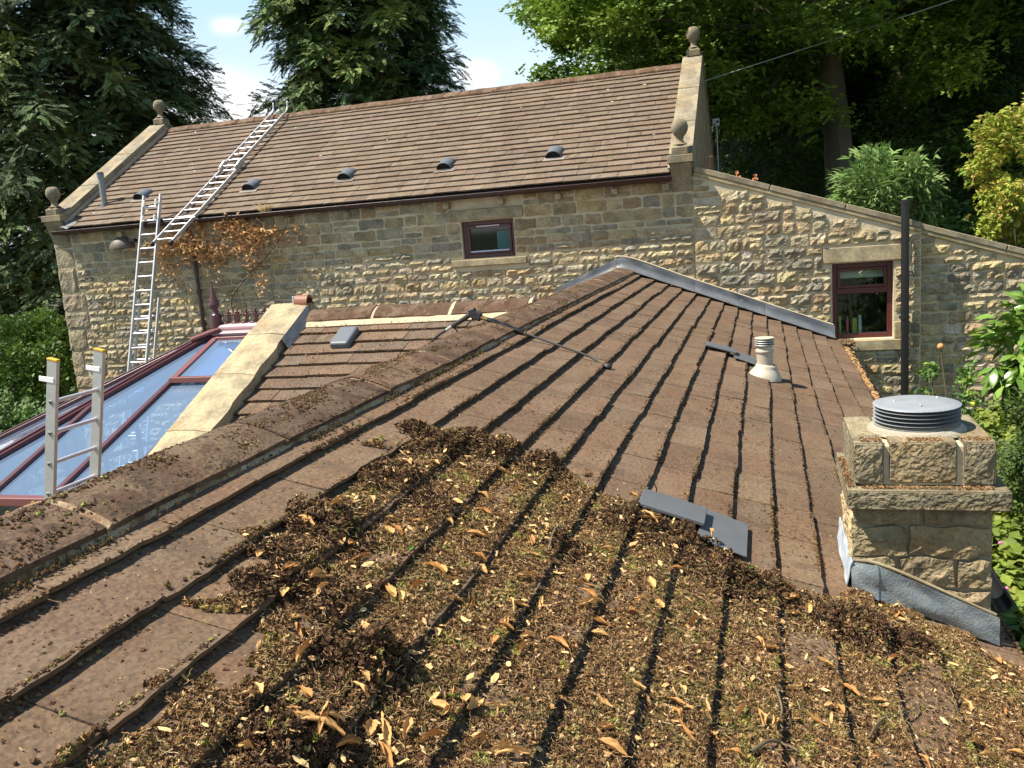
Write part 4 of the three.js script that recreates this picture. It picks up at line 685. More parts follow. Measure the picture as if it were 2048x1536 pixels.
function frond(pairs, len, droop, leaf = 0.34) { // flat drooping spray, tip along +x
  const pos = [], tri = (a, b, c) => pos.push(...a, ...b, ...c), y = s => -droop * s * s;
  for (let i = 0; i < pairs; i++) for (const sd of [-1, 1]) {
    const s = (i + 0.4) / pairs, l = leaf * (1 - s * 0.72) * rr(0.75, 1.1), w = 0.075, a = 0.75, x0 = s * len, dx = Math.cos(a) * l, dz = Math.sin(a) * l * sd, dd = -0.12 * l - rr(0, 0.06);
    const b = [x0, y(s), 0], m1 = [x0 + dx * 0.5 + w * 0.6, y(s) + dd * 0.4, dz * 0.5 - w * sd * 0.4], m2 = [x0 + dx * 0.5 - w * 0.5, y(s) + dd * 0.4 + 0.02, dz * 0.5 + w * sd * 0.4], t = [x0 + dx, y(s) + dd, dz];
    tri(b, m1, t); tri(b, t, m2);
  }
  tri([0, 0, -0.012], [0, 0, 0.012], [len * 1.05, -droop * 1.1, 0]); tri([len * 0.85, y(0.85), -0.05], [len * 0.85, y(0.85), 0.05], [len * 1.12, -droop * 1.25, 0]);
  const g = new THREE.BufferGeometry(); g.setAttribute('position', new THREE.Float32BufferAttribute(pos, 3)); g.computeVertexNormals(); return g;
}
const along = (dir, roll = 0) => { const x = dir.clone().normalize(), z = x.clone().cross(V3(0, 1, 0)); if (z.lengthSq() < 1e-4) z.set(0, 0, 1); z.normalize(); const y = z.clone().cross(x); return new THREE.Quaternion().setFromRotationMatrix(new THREE.Matrix4().makeBasis(x, y, z)).multiply(eul(roll, 0, 0)); };

function conifer({ name, label, x, z, y0, H, R, boughs, per, tints, size }) {
  const t = thing(name, [x, y0, z], label, 'tree', 'tall conifers behind the house');
  const limb = [tube([[x, y0 - 0.3, z], [x + 0.15, y0 + H * 0.4, z], [x, y0 + H * 0.98, z]], 0.42, 16, 10, u => 1.05 - u * 0.95)], list = [];
  for (let i = 0; i < boughs; i++) {
    const f = Math.pow((i + rnd()) / boughs, 0.92), h = y0 + 0.6 + f * (H - 0.9), L = R(f) * rr(0.68, 1.12), az = i * 2.39996 + rr(-0.5, 0.5), out = V3(Math.cos(az), 0, Math.sin(az));
    const up = rr(0.05, 0.32), P = s => V3(x, h, z).addScaledVector(out, s * L).add(V3(0, L * (up * s - (0.28 + up) * s * s * 0.9), 0));
    limb.push(tube([P(0), P(0.4), P(0.75), P(1)], 0.045, 5, 4, u => 1.2 - u));
    const c0 = tone(pick(tints), 0.18);
    for (let k = 0; k < per; k++) {
      const s = 0.28 + 0.74 * Math.pow(rnd(), 0.65), p = P(Math.min(1.02, s)), sideA = rr(-1.25, 1.25), dir = out.clone().applyAxisAngle(V3(0, 1, 0), sideA); dir.y = 0.15 - rr(0, 0.95) * (0.45 + s * 0.55) + (rnd() < 0.2 ? 0.6 : 0);
      const w = 0.30 * L * (1.1 - s * 0.75) * rnd(); p.addScaledVector(dir, w).add(V3(gauss() * 0.16, gauss() * 0.20 - 0.12 * w, gauss() * 0.16));
      list.push([p, along(dir, rr(-0.7, 0.7)), size * rr(0.7, 1.35), tone(c0, 0.16)]);
    }
  }
  part('trunk', limb, M.barkDark, t);
  copies('crown', frond(8, 1, 0.22, 0.42), mat([1, 1, 1], { roughness: 0.85 }), list, t); return t;
}
const CED = [[0.07, 0.11, 0.03], [0.095, 0.135, 0.036], [0.056, 0.092, 0.03], [0.15, 0.175, 0.045], [0.078, 0.12, 0.042]];
conifer({ name: 'conifer_tree', label: 'tall dark conifer with loose spreading boughs beyond the left gable', x: -20.1, z: -23.0, y0: GL, H: 20, R: f => f < 0.15 ? 4.2 : f < 0.45 ? 4.75 - (f - 0.15) * 1.6 : Math.max(0.3, 4.25 - (f - 0.45) * 7), boughs: 560, per: 130, tints: CED, size: 0.36 });
conifer({ name: 'conifer_tree', label: 'dense round-sided conifer rising behind the middle of the ridge', x: -11.55, z: -25.5, y0: GL, H: 19, R: f => f < 0.72 ? 2.75 : 2.75 * (1 - (f - 0.72) / 0.32) + 0.15, boughs: 420, per: 145, tints: [[0.085, 0.145, 0.034], [0.11, 0.17, 0.04], [0.07, 0.125, 0.036], [0.15, 0.19, 0.045]], size: 0.33 });

function broadleaf({ name = 'broadleaf_tree', label, group, x, z, y0, trunk, H, rad, c, r, clumps, per, leaf, m, tints, bark = M.bark, lean = 0, clumpR = 0.75, shell = 0.55 }) {
  const t = thing(name, [x, y0, z], label, 'tree', group), wood = [], list = [];
  const top = V3(x + lean, y0 + H, z), P = s => V3(x, y0 - 0.3, z).lerp(top, s).add(V3(Math.sin(s * 5) * 0.12, 0, 0));
  wood.push(tube([P(0), P(0.3), P(0.6), P(1)], trunk, 14, 12, u => 1.15 - u * 0.75));
  for (let i = 0; i < clumps; i++) {
    const d = V3(gauss(), gauss(), gauss()).normalize(), q = Math.pow(mixN(Math.pow(shell, 3), 1, rnd()), 1 / 3), o = V3(c.x + d.x * r.x * q, c.y + d.y * r.y * q, c.z + d.z * r.z * q), a = P(mixN(0.45, 1, rnd()));
    if (i % 3 === 0) { const m1 = a.clone().lerp(o, 0.5).add(V3(gauss() * 0.3, gauss() * 0.3 + 0.2, gauss() * 0.3)); wood.push(tube([a, m1, o], 0.07 + trunk * 0.08, 7, 5, u => 1.3 - u * 1.15)); }
    const c0 = tone(pick(tints), 0.15), R = clumpR * rr(0.7, 1.3);
    for (let k = 0; k < per; k++) { const e = V3(gauss(), gauss() * 0.55, gauss()).multiplyScalar(R * 0.8), p = o.clone().add(e).add(V3(0, -0.12 * e.lengthSq(), 0)); list.push([p, eul(rr(-0.5, 0.5), rr(-3.14, 3.14), rr(-0.6, 0.35)), rr(0.7, 1.3), tone(c0, 0.18)]); }
  }
  part('trunk', wood, bark, t); copies('crown', leaf, m, list, t); return t;
}
const bleaf = sprig(9, 0.125, 0.10, 0.15, { n: 2, droop: 0.2 }), bm = leafMat([1, 1, 1], 0.48, 0.6);
const GRN = [[0.16, 0.26, 0.032], [0.20, 0.31, 0.038], [0.13, 0.22, 0.03], [0.25, 0.35, 0.045]], DRK = [[0.12, 0.20, 0.034], [0.145, 0.235, 0.038], [0.095, 0.165, 0.03]];
const W = 'woodland trees on the bank';
broadleaf({ label: 'big leafy tree with thick trunk spreading behind the right gable', group: W, x: 1.75, z: -22, y0: groundAt(1.75, -22), trunk: 0.33, H: 9.5, lean: -0.6, c: V3(0.9, 5.9, -21.2), r: V3(6.1, 4.1, 4.4), clumps: 190, per: 66, leaf: bleaf, m: bm, tints: GRN, shell: 0.5 });
broadleaf({ label: 'leafy bough tree showing bright green leaves above the tiled ridge', group: W, x: -2.4, z: -25.5, y0: groundAt(-2.4, -25.5), trunk: 0.26, H: 8.5, c: V3(-2.4, 5.3, -24.5), r: V3(3.6, 3.4, 3.0), clumps: 110, per: 60, leaf: bleaf, m: bm, tints: GRN });
broadleaf({ label: 'dark tree with bare lower trunk deep in the wood', group: W, x: 3.6, z: -27, y0: groundAt(3.6, -27), trunk: 0.30, H: 11, c: V3(3.8, 8.4, -26.8), r: V3(4.6, 4.6, 4.2), clumps: 150, per: 60, leaf: bleaf, m: bm, tints: DRK });
broadleaf({ label: 'dark leaning tree beyond the yellow shrub', group: W, x: 7.0, z: -24.5, y0: groundAt(7.0, -24.5), trunk: 0.34, H: 11, lean: -0.9, c: V3(6.8, 7.8, -24), r: V3(4.6, 5.0, 4.4), clumps: 170, per: 60, leaf: bleaf, m: bm, tints: DRK });
broadleaf({ label: 'dark tree closing the wood behind the big trunk', group: W, x: 0.6, z: -30, y0: groundAt(0.6, -30), trunk: 0.34, H: 11, c: V3(0.4, 8, -30), r: V3(5.5, 5.5, 4), clumps: 160, per: 60, leaf: bleaf, m: bm, tints: DRK });
broadleaf({ label: 'dark tree high on the wooded bank', group: W, x: 7.5, z: -33, y0: groundAt(7.5, -33), trunk: 0.34, H: 11, c: V3(7.5, 12, -33), r: V3(6.5, 6.5, 4), clumps: 150, per: 60, leaf: bleaf, m: bm, tints: DRK });
{ // dark undergrowth on the bank
  const t = thing('undergrowth', [2.5, groundAt(2.5, -19), -19], 'dark leafy undergrowth covering the wooded bank', 'undergrowth'), list = []; t.userData.kind = 'stuff';
  for (let i = 0; i < 15000; i++) { const x = rr(-2.5, 11), z = -17.2 - 17 * Math.pow(rnd(), 1.3), hN = vnoise(x * 0.9, z * 0.9, 4); list.push([V3(x, groundAt(x, z) + Math.pow(rnd(), 0.7) * (0.3 + 2.0 * hN * hN), z), eul(rr(-0.5, 0.5), rr(-3, 3), rr(-0.6, 0.4)), rr(0.7, 1.3), tone(pick(DRK), 0.25)]); }
  copies('leaves', bleaf, bm, list, t);
}
function shrub({ name, label, x, z, y0, c, r, n, leaf, m, tints, stems = 14, upward = 0, group, category = 'shrub', shell = 0.6, lumps = 18, lumpR = 0.3 }) {
  const t = thing(name, [x, y0, z], label, category, group), wood = [], list = [], ctr = [];
  for (let i = 0; i < lumps; i++) { const d = V3(gauss(), gauss(), gauss()).normalize(), q = Math.pow(mixN(shell ** 3, 1, rnd()), 1 / 3); ctr.push(V3(c.x + d.x * r.x * q, c.y + d.y * r.y * q, c.z + d.z * r.z * q)); }
  for (let i = 0; i < stems; i++) { const e = ctr[i % ctr.length], a = V3(x + gauss() * 0.12, y0 - 0.05, z + gauss() * 0.12); wood.push(tube([a, a.clone().lerp(e, 0.5).add(V3(gauss() * 0.1, 0.12, gauss() * 0.1)), e], 0.016, 8, 5, u => 1.2 - u * 0.9)); }
  for (let i = 0; i < n; i++) { const o = pick(ctr), e = V3(gauss(), gauss() * 0.8, gauss()).multiplyScalar(lumpR), p = o.clone().add(e), out = p.clone().sub(c).normalize(); const dir = out.clone().add(V3(gauss() * 0.6, upward + gauss() * 0.5, gauss() * 0.6)); list.push([p, along(dir, rr(-0.9, 0.9)), rr(0.7, 1.25), tone(pick(tints), 0.18)]); }
  part('stem', wood, M.twig, t); copies('leaves', leaf, m, list, t); return t;
}
shrub({ name: 'buddleia_shrub', label: 'grey-green shrub with long narrow leaves behind the annexe coping', x: 2.0, z: -16.6, y0: groundAt(2, -16.6), c: V3(1.98, 0.15, -16.6), r: V3(0.75, 0.75, 0.6), n: 1700, leaf: sprig(4, 0.17, 0.038, 0.03, { n: 3, droop: 0.45, fold: 0.2 }), m: leafMat([1, 1, 1], 0.35, 0.75), tints: [[0.17, 0.27, 0.075], [0.21, 0.32, 0.09], [0.14, 0.24, 0.06], [0.26, 0.36, 0.12]], upward: 0.5, lumps: 26, lumpR: 0.22 });
shrub({ name: 'yellow_shrub', label: 'yellow-green shrub with orange tipped shoots behind the coping end', x: 4.1, z: -15.9, y0: groundAt(4.1, -15.9), c: V3(4.15, 0.25, -15.9), r: V3(1.0, 1.05, 0.8), n: 3400, leaf: sprig(6, 0.085, 0.042, 0.05, { n: 2 }), m: leafMat([1, 1, 1], 0.4, 0.6), tints: [[0.40, 0.44, 0.06], [0.46, 0.48, 0.09], [0.32, 0.38, 0.05], [0.50, 0.40, 0.10], [0.24, 0.33, 0.05]], upward: 0.3, lumps: 46, lumpR: 0.22 });
shrub({ name: 'laurel_bush', label: 'glossy large-leaved laurel bush in front of the annexe wall', x: 2.5, z: -9.2, y0: groundAt(2.5, -9.2), c: V3(2.42, -1.45, -9.1), r: V3(0.50, 0.52, 0.5), n: 760, leaf: sprig(2, 0.17, 0.062, 0.02, { n: 4, fold: 0.18, droop: 0.35, peak: 0.55 }), m: mat([1, 1, 1], { phys: true, transmission: 0.25, thickness: 0, roughness: 0.28 }), tints: [[0.13, 0.23, 0.03], [0.16, 0.28, 0.04], [0.10, 0.19, 0.03], [0.20, 0.31, 0.045]], upward: 0.1, lumps: 34, lumpR: 0.12 });
shrub({ name: 'garden_bush', label: 'small-leaved bush with pink flowers under the laurel', x: 2.6, z: -8.6, y0: groundAt(2.6, -8.6), c: V3(2.45, -2.35, -8.7), r: V3(0.55, 0.55, 0.5), n: 2400, leaf: sprig(6, 0.05, 0.022, 0.035), m: bm, tints: [[0.09, 0.14, 0.03], [0.13, 0.19, 0.04], [0.07, 0.11, 0.03]], lumps: 30, lumpR: 0.16 });
{
  const t = shrub({ name: 'rose_bush', label: 'loose rose bush with small leaves beside the black vent stack', x: 1.75, z: -9.3, y0: groundAt(1.75, -9.3), c: V3(1.72, -1.98, -9.3), r: V3(0.32, 0.42, 0.25), n: 190, leaf: sprig(3, 0.066, 0.04, 0.03, { n: 2 }), m: leafMat([1, 1, 1], 0.4, 0.5), tints: [[0.12, 0.22, 0.06], [0.15, 0.27, 0.07], [0.22, 0.32, 0.05]], stems: 9, upward: 0.2, lumps: 22, lumpR: 0.07 });
  const f = onZ(1881, 693, -9.3), y = onZ(1946, 808, -9.1); part('bloom', new THREE.IcosahedronGeometry(0.032, 1).translate(f.x, f.y, f.z), mat([0.55, 0.25, 0.08]), t); part('bloom', new THREE.IcosahedronGeometry(0.035, 1).translate(y.x, y.y, y.z), mat([0.7, 0.6, 0.08]), t);
  part('stem', tube([[1.75, -3.3, -9.3], [1.72, -2.2, -9.3], [f.x, f.y, f.z]], 0.007, 14, 5), M.twig, t);
}
shrub({ name: 'leafy_bush', label: 'sunlit green bush at the foot of the left conifer', x: -16.2, z: -16.2, y0: GL, c: V3(-16.2, -2.6, -16.0), r: V3(1.9, 1.4, 1.4), n: 3600, leaf: sprig(6, 0.11, 0.065, 0.08), m: bm, tints: [[0.11, 0.19, 0.03], [0.14, 0.24, 0.04], [0.08, 0.15, 0.03]], lumps: 60, lumpR: 0.3, group: 'bushes left of the house' });
shrub({ name: 'leafy_bush', label: 'darker green bush beyond the conservatory corner', x: -13.4, z: -11.5, y0: GL, c: V3(-13.6, -3.0, -11.6), r: V3(1.7, 1.0, 1.2), n: 3000, leaf: sprig(6, 0.10, 0.06, 0.08), m: bm, tints: [[0.09, 0.17, 0.03], [0.11, 0.21, 0.035], [0.06, 0.12, 0.025]], lumps: 50, lumpR: 0.28, group: 'bushes left of the house' });
{ // ferns between the two shrubs
  const t = thing('fern_patch', [3.1, groundAt(3.1, -17), -17], 'dark green ferns growing between the two shrubs', 'fern'), list = []; t.userData.kind = 'stuff';
  for (let i = 0; i < 150; i++) { const a = rnd() * 6.28, x = 3.1 + gauss() * 0.5, z = -16.6 + gauss() * 0.4, d = V3(Math.cos(a), rr(0.1, 0.9), Math.sin(a)); list.push([V3(x, groundAt(x, z) + 0.85 + gauss() * 0.35, z), along(d, rr(-0.4, 0.4)), rr(0.4, 0.7), tone([0.06, 0.12, 0.04], 0.25)]); }
  copies('fronds', frond(12, 1, 0.5, 0.26), leafMat([1, 1, 1], 0.35), list, t);
}
{ // low garden plants below the chimney
  const t = thing('ground_cover', [2.3, -3.35, -8], 'low leafy garden plants dotted with pink flowers beside the extension', 'plants'), a = [], b = []; t.userData.kind = 'stuff';
  for (let i = 0; i < 11000; i++) { const x = rr(1.25, 6), z = rr(-13.6, -3), n = vnoise(x * 1.6, z * 1.6, 9); a.push([V3(x, groundAt(x, z) + rnd() * (0.10 + 0.45 * n), z), eul(rr(-0.4, 0.4), rr(-3, 3), rr(-0.4, 0.5)), rr(0.7, 1.4), tone(pick(n > 0.55 ? [[0.20, 0.27, 0.035], [0.26, 0.30, 0.05]] : [[0.10, 0.18, 0.035], [0.13, 0.22, 0.04]]), 0.2)]); }
  for (let i = 0; i < 30; i++) { const x = rr(1.5, 3.4), z = rr(-11, -6); b.push([V3(x, groundAt(x, z) + rr(0.45, 0.75), z), anyTurn(), rr(0.014, 0.022), tone([0.62, 0.16, 0.36], 0.15)]); }
  copies('leaves', sprig(5, 0.10, 0.085, 0.06), bm, a, t); copies('flowers', new THREE.IcosahedronGeometry(1, 0), mat([1, 1, 1]), b, t);
}
{ // dead climber on the house wall
  const P = (x, y, z = -13.86) => onZ(x, y, z), t = thing('climbing_plant', [P(470, 640).x, -2.2, -13.9], 'dead climber with dry orange leaves under the gutter', 'climber'), list = [];
  const S = (pts, r) => tube(pts.map(p => P(...p)), r, 24, 5, u => 1.2 - u * 0.8);
  part('stem', [S([[468, 700], [470, 640], [462, 600], [480, 570], [520, 528], [548, 495], [570, 462], [600, 450]], 0.018), S([[520, 528], [490, 520], [440, 505], [390, 500], [330, 505]], 0.010), S([[548, 495], [520, 470], [480, 455], [440, 450]], 0.009), S([[462, 600], [440, 570], [420, 540], [400, 520]], 0.008), S([[570, 462], [575, 440], [560, 425]], 0.008), S([[520, 528], [560, 515], [590, 520]], 0.007)], M.twig, t);
  for (const [x, y, sx, sy, n] of [[325, 505, 18, 22, 90], [350, 495, 20, 18, 90], [380, 505, 20, 16, 70], [410, 510, 22, 16, 80], [395, 480, 18, 18, 60], [440, 505, 18, 18, 70], [445, 452, 16, 12, 60], [470, 450, 18, 14, 70], [500, 462, 22, 14, 90], [500, 490, 20, 22, 90], [530, 470, 22, 14, 70], [470, 485, 20, 16, 50], [560, 468, 14, 10, 22], [505, 530, 14, 14, 26], [430, 540, 18, 12, 18], [590, 470, 16, 12, 14], [524, 575, 8, 18, 16], [340, 530, 16, 14, 30], [400, 455, 12, 10, 16]])
    for (let i = 0; i < n * 1.05; i++) list.push([P(x + gauss() * sx * 1.3, y + gauss() * sy * 1.3, -13.90 + rnd() * 0.16), anyTurn(), rr(0.6, 1.2), tone(pick([[0.52, 0.27, 0.10], [0.60, 0.36, 0.16], [0.44, 0.22, 0.08], [0.62, 0.42, 0.22]]), 0.15)]);
  copies('dry_leaves', sprig(2, 0.085, 0.035, 0.02, { n: 2, droop: 0.4, fold: 0.6 }), leafMat([1, 1, 1], 0.3, 0.7), list, t);
}
{ // dry grass in the gutter
  const c = onZ(528, 417, -13.79), bl = []; for (let i = 0; i < 40; i++) { const a = rr(-1.4, 1.4), h = rr(0.08, 0.2), q = V3(c.x + gauss() * 0.08, 0.58, -13.79 + gauss() * 0.03); bl.push(tube([q, q.clone().add(V3(Math.sin(a) * h * 0.5, h * 0.7, gauss() * 0.04)), q.clone().add(V3(Math.sin(a) * h * 1.2, h, gauss() * 0.08))], 0.004, 4, 3)); }
  single('grass_tuft', bl, mat([0.55, 0.40, 0.18]), [c.x, 0.58, -13.79], 'dry straw-coloured grass tuft growing in the brown gutter', 'grass');
}
for (const [x, y, h, lb] of [[1418, 318, 0.2, 'dry orange weed standing tallest on the annexe coping beside the gable'], [1473, 341, 0.08, 'small orange weed clump on the annexe coping'], [1510, 351, 0.1, 'orange weed clump with a bare stalk on the annexe coping']]) {
  const c = onZ(x, y, -14.1), xx = c.x, yy = 0.70 - 0.341 * (xx + 1.02) + 0.04, gs = []; for (let i = 0; i < 14; i++) { const g = leafShape(0.042, 0.02, 0.3, 0.3, 2); g.applyQuaternion(anyTurn()); g.translate(xx + gauss() * 0.025, yy + rnd() * h, -14.1 + gauss() * 0.03); gs.push(g); } gs.push(rod(V3(xx, yy, -14.1), V3(xx + 0.01, yy + h * 1.1, -14.1), 0.004, 5));
  single('coping_weed', gs.map(g => { const q = g.index ? g.toNonIndexed() : g; q.deleteAttribute('uv'); return q; }), mat([0.55, 0.20, 0.09]), [xx, yy, -14.1], lb, 'weed', 'weeds on the coping');
}
{ // overhead line
  const a = V3(-1.1, 2.45, -17.6), b = onZ(1890, 0, -19), e = a.clone().lerp(b, 2.2), m = a.clone().lerp(e, 0.45).add(V3(0, -0.05, 0));
  single('overhead_cable', tube([a, m, e], 0.007, 40, 5), M.wire, [a.x, a.y, a.z], 'thin overhead cable running up from the right gable past the trees', 'cable');
}

// ---------- moss, debris, leaves on the near slope ----------
const polyPx = [[60, 1640], [300, 1400], [480, 1340], [500, 1250], [390, 1190], [450, 1150], [640, 1010], [770, 900], [800, 850], [900, 855], [1010, 880], [1130, 940], [1180, 980], [1250, 1010], [1330, 1060], [1440, 1120], [1480, 1150], [1560, 1170], [1640, 1210], [1720, 1180], [1780, 1200], [1850, 1250], [1950, 1290], [2060, 1335]];
const poly = polyPx.map(p => { const q = onSlope(...p); return [q.x, q.z]; }); poly.push([1.06, -3.9], [1.06, 0.2], [-1.3, 0.2]);
const inside = (x, z) => { let r = false; for (let i = 0, j = poly.length - 1; i < poly.length; j = i++) { const [a, b] = poly[i], [c, d] = poly[j]; if ((b > z) !== (d > z) && x < (c - a) * (z - b) / (d - b) + a) r = !r; } return r; };
const edgeDist = (x, z) => { let m = 9; for (let i = 0; i < 23; i++) { const [a, b] = poly[i], [c, d] = poly[i + 1], t = Math.max(0, Math.min(1, ((x - a) * (c - a) + (z - b) * (d - b)) / ((c - a) ** 2 + (d - b) ** 2))); m = Math.min(m, Math.hypot(x - a - t * (c - a), z - b - t * (d - b))); } return m; };
const piles = [[560, 1130, .16, .03], [650, 1050, .2, .035], [760, 950, .2, .04], [860, 890, .2, .055], [980, 900, .2, .05], [1080, 940, .15, .045], [1280, 1060, .2, .05], [1380, 1100, .2, .06], [1450, 1160, .18, .055], [1560, 1190, .15, .035], [1720, 1270, .2, .055], [1800, 1285, .13, .05], [720, 1335, .14, .06], [590, 1490, .14, .06], [640, 1200, .14, .04], [1130, 1100, .12, .03], [520, 1180, .10, .035], [860, 1010, .14, .03]].map(([x, y, r, h]) => { const q = onSlope(x, y); return [q.x, q.z, r, h]; });
const pileAt = (x, z) => { let h = 0; for (const [a, b, r, k] of piles) { const d = ((x - a) ** 2 + (z - b) ** 2) / (r * r); if (d < 4) h = Math.max(h, 1.35 * k * Math.exp(-d * 1.4) * (0.35 + 1.3 * vnoise(x * 18, z * 18, 6))); } return h; };
const tuft = (() => { const p = []; for (let i = 0; i < 13; i++) { const d = V3(gauss(), Math.abs(gauss()) * 0.9 + 0.1, gauss()).normalize(), s = d.clone().cross(V3(rnd(), rnd(), rnd())).normalize().multiplyScalar(0.22), b = d.clone().multiplyScalar(0.05), m = d.clone().multiplyScalar(rr(0.7, 1.1)).add(V3(gauss() * 0.2, gauss() * 0.2, gauss() * 0.2)); p.push(...b.clone().add(s).toArray(), ...b.clone().sub(s).toArray(), ...m.toArray()); } const g = new THREE.BufferGeometry(); g.setAttribute('position', new THREE.Float32BufferAttribute(p, 3)); g.computeVertexNormals(); return g; })();
const crumb = (() => { const g = new THREE.IcosahedronGeometry(1, 1).toNonIndexed(), p = g.attributes.position; for (let i = 0; i < p.count; i++) { const v = V3(p.getX(i), p.getY(i), p.getZ(i)), k = 0.55 + 0.9 * vnoise(v.x * 2.3 + 5, v.y * 2.3, v.z * 2.3); p.setXYZ(i, v.x * k, v.y * k * 0.75, v.z * k); } g.deleteAttribute('uv'); g.computeVertexNormals(); return g; })();
const flakeG = (() => { const p = [], pt = [[-1, 0, -0.3], [-0.3, 0.35, -0.8], [0.7, 0.1, -0.6], [1.1, 0.3, 0.2], [0.2, 0.05, 0.9], [-0.7, 0.3, 0.5]]; for (let i = 0; i < 6; i++) p.push(0, 0.25, 0.05, ...pt[i], ...pt[(i + 1) % 6]); const g = new THREE.BufferGeometry(); g.setAttribute('position', new THREE.Float32BufferAttribute(p, 3)); g.computeVertexNormals(); return g; })();
const straw = tube([[0, 0, 0], [0.35, 0.06, 0.05], [0.7, 0.02, -0.06], [1, 0.05, 0.03]], 0.025, 5, 3); straw.deleteAttribute('uv');
const qN = new THREE.Quaternion().setFromUnitVectors(V3(0, 1, 0), RN);
const lay = (tilt = 0.4) => qN.clone().multiply(eul(rr(-tilt, tilt), rr(-3.14, 3.14), rr(-tilt, tilt)));
{
  const flat = s => V3(s * rr(0.8, 1.9), s * rr(0.5, 1.2), s * rr(0.4, 0.9)); const tufts = [], crumbs = [], straws = [], flakes = [];
  const BR = [[0.145, 0.076, 0.028], [0.20, 0.11, 0.042], [0.10, 0.051, 0.020], [0.24, 0.14, 0.056]], DB = [[0.09, 0.044, 0.018], [0.065, 0.033, 0.014], [0.125, 0.065, 0.026]], OL = [[0.15, 0.112, 0.032], [0.125, 0.092, 0.028], [0.20, 0.155, 0.045]], YG = [[0.30, 0.28, 0.055], [0.24, 0.24, 0.05]], ST = [[0.46, 0.28, 0.11], [0.54, 0.35, 0.15], [0.38, 0.21, 0.08], [0.60, 0.44, 0.24]];
  const cover = (x, z) => { const jx = (vnoise(x * 9, z * 9, 1) - 0.5) * 0.24 + (vnoise(x * 30, z * 30, 2) - 0.5) * 0.08, jz = (vnoise(x * 9, z * 9, 3) - 0.5) * 0.24; return inside(x + jx, z + jz); };
  const gold = [[545, 1440, 0.06], [580, 1425, 0.045], [885, 955, 0.03], [980, 1420, 0.04], [1670, 1290, 0.03], [690, 1020, 0.02], [1010, 1290, 0.05], [1660, 1340, 0.03]].map(([a, b, r]) => { const q = onSlope(a, b); return [q.x, q.z, r]; });
  const colour = (x, z, h) => { const g = fbm(x * 5, z * 5, 11, 3), y = vnoise(x * 11, z * 11, 15); if (h > 0.014 && rnd() < 0.85) return tone(pick(DB), 0.3); if (rnd() < 0.10) return tone(pick(ST), 0.25); for (const [a, b, r] of gold) if ((x - a) ** 2 + (z - b) ** 2 < r * r * (0.5 + vnoise(x * 40, z * 40, 2)) && rnd() < 0.8) return tone(pick(YG), 0.25); if (y > 0.80 && rnd() < 0.5) return tone(pick(YG), 0.2); return tone(pick(rnd() < sstep(0.42, 0.75, g) * 0.75 ? OL : BR), 0.3); };
  for (let i = 0; i < 215000; i++) {
    const x = rr(-1.95, 1.06), z = -4.55 + 3.75 * Math.pow(rnd(), 0.92); if (z > -1.0 - 0 && rnd() < 0.7) continue; if (!cover(x, z)) continue;
    const f = (((x - G0) / GH) % 1 + 1) % 1; const h = pileAt(x, z);
    if (h < 0.02 && f < 0.13 + 0.07 * vnoise(z * 7, x, 3) && rnd() < 0.93) continue; // gap below each tile edge stays open
    const bare = x > 0.05 && z > -3.65 ? sstep(0.48, 0.62, vnoise(x * 6, z * 4, 21)) : sstep(0.80, 0.88, vnoise(x * 6, z * 6, 31)); if (h < 0.012 && rnd() < bare * 0.9) continue;
    const base = 0.004 + 0.010 * vnoise(x * 22, z * 22, 8); const up = (h + base) * Math.pow(rnd(), 0.6);
    if (rnd() < 0.78) tufts.push([surf(x, z, up), qN.clone().multiply(eul(rr(-0.9, 0.9), rr(-3.14, 3.14), rr(-0.9, 0.9))), rr(0.006, 0.015) * (1 + h * 6), colour(x, z, h)]);
    else crumbs.push([surf(x, z, up), anyTurn(), rr(0.0025, 0.0065) * (1 + h * 9), colour(x, z, h)]);
  }
  for (let i = 0; i < 20000; i++) { const x = rr(-1.9, 1.05), z = rr(-4.4, -1.0); if (!cover(x, z)) continue; const h = pileAt(x, z); straws.push([surf(x, z, h * 0.8 + rr(0.012, 0.022)), lay(0.5), V3(rr(0.010, 0.032), rr(0.02, 0.03), rr(0.02, 0.03)), tone(pick(ST), 0.25)]); }
  for (let i = 0; i < 700; i++) { const x = rr(-1.9, 1.05), z = rr(-4.4, -1.0); if (!cover(x, z)) continue; flakes.push([surf(x, z, pileAt(x, z) * 0.85 + 0.017), lay(0.5), flat(rr(0.007, 0.015)), tone(pick([[0.62, 0.38, 0.16], [0.68, 0.45, 0.2], [0.52, 0.29, 0.11]]), 0.15)]); }
  for (let i = 0; i < 5000; i++) { const x = rr(-1.9, 1.05), z = rr(-4.4, -1.0); if (!cover(x, z)) continue; const h = pileAt(x, z); flakes.push([surf(x, z, h * 0.8 + rr(0.012, 0.02)), lay(0.8), flat(rr(0.003, 0.0075)), tone(pick([[0.36, 0.21, 0.085], [0.44, 0.27, 0.11], [0.28, 0.15, 0.06], [0.5, 0.34, 0.17]]), 0.25)]); }
  // loose moss on the cleaner tiles, along tile edges and on the ridge
  for (let i = 0; i < 95000; i++) { const z = -13.8 + 12.8 * Math.pow(rnd(), 0.6), k = Math.floor(rnd() * NC), onEdge = rnd() < 0.86, x = onEdge ? G0 + GH * (k + 1) + (rnd() < 0.5 ? rr(0.002, 0.03) : rr(-0.014, -0.001)) : rr(G0, 1.05), n = vnoise(x * 4, z * 3, 44); if (rnd() > sstep(0.2, 0.65, n) * (z > -5 ? 1 : 0.28)) continue; (rnd() < 0.6 ? tufts : crumbs).push([surf(x, z, 0.001), lay(0.5), rr(0.003, 0.009), tone(pick(rnd() < 0.8 ? DB : OL), 0.3)]); }
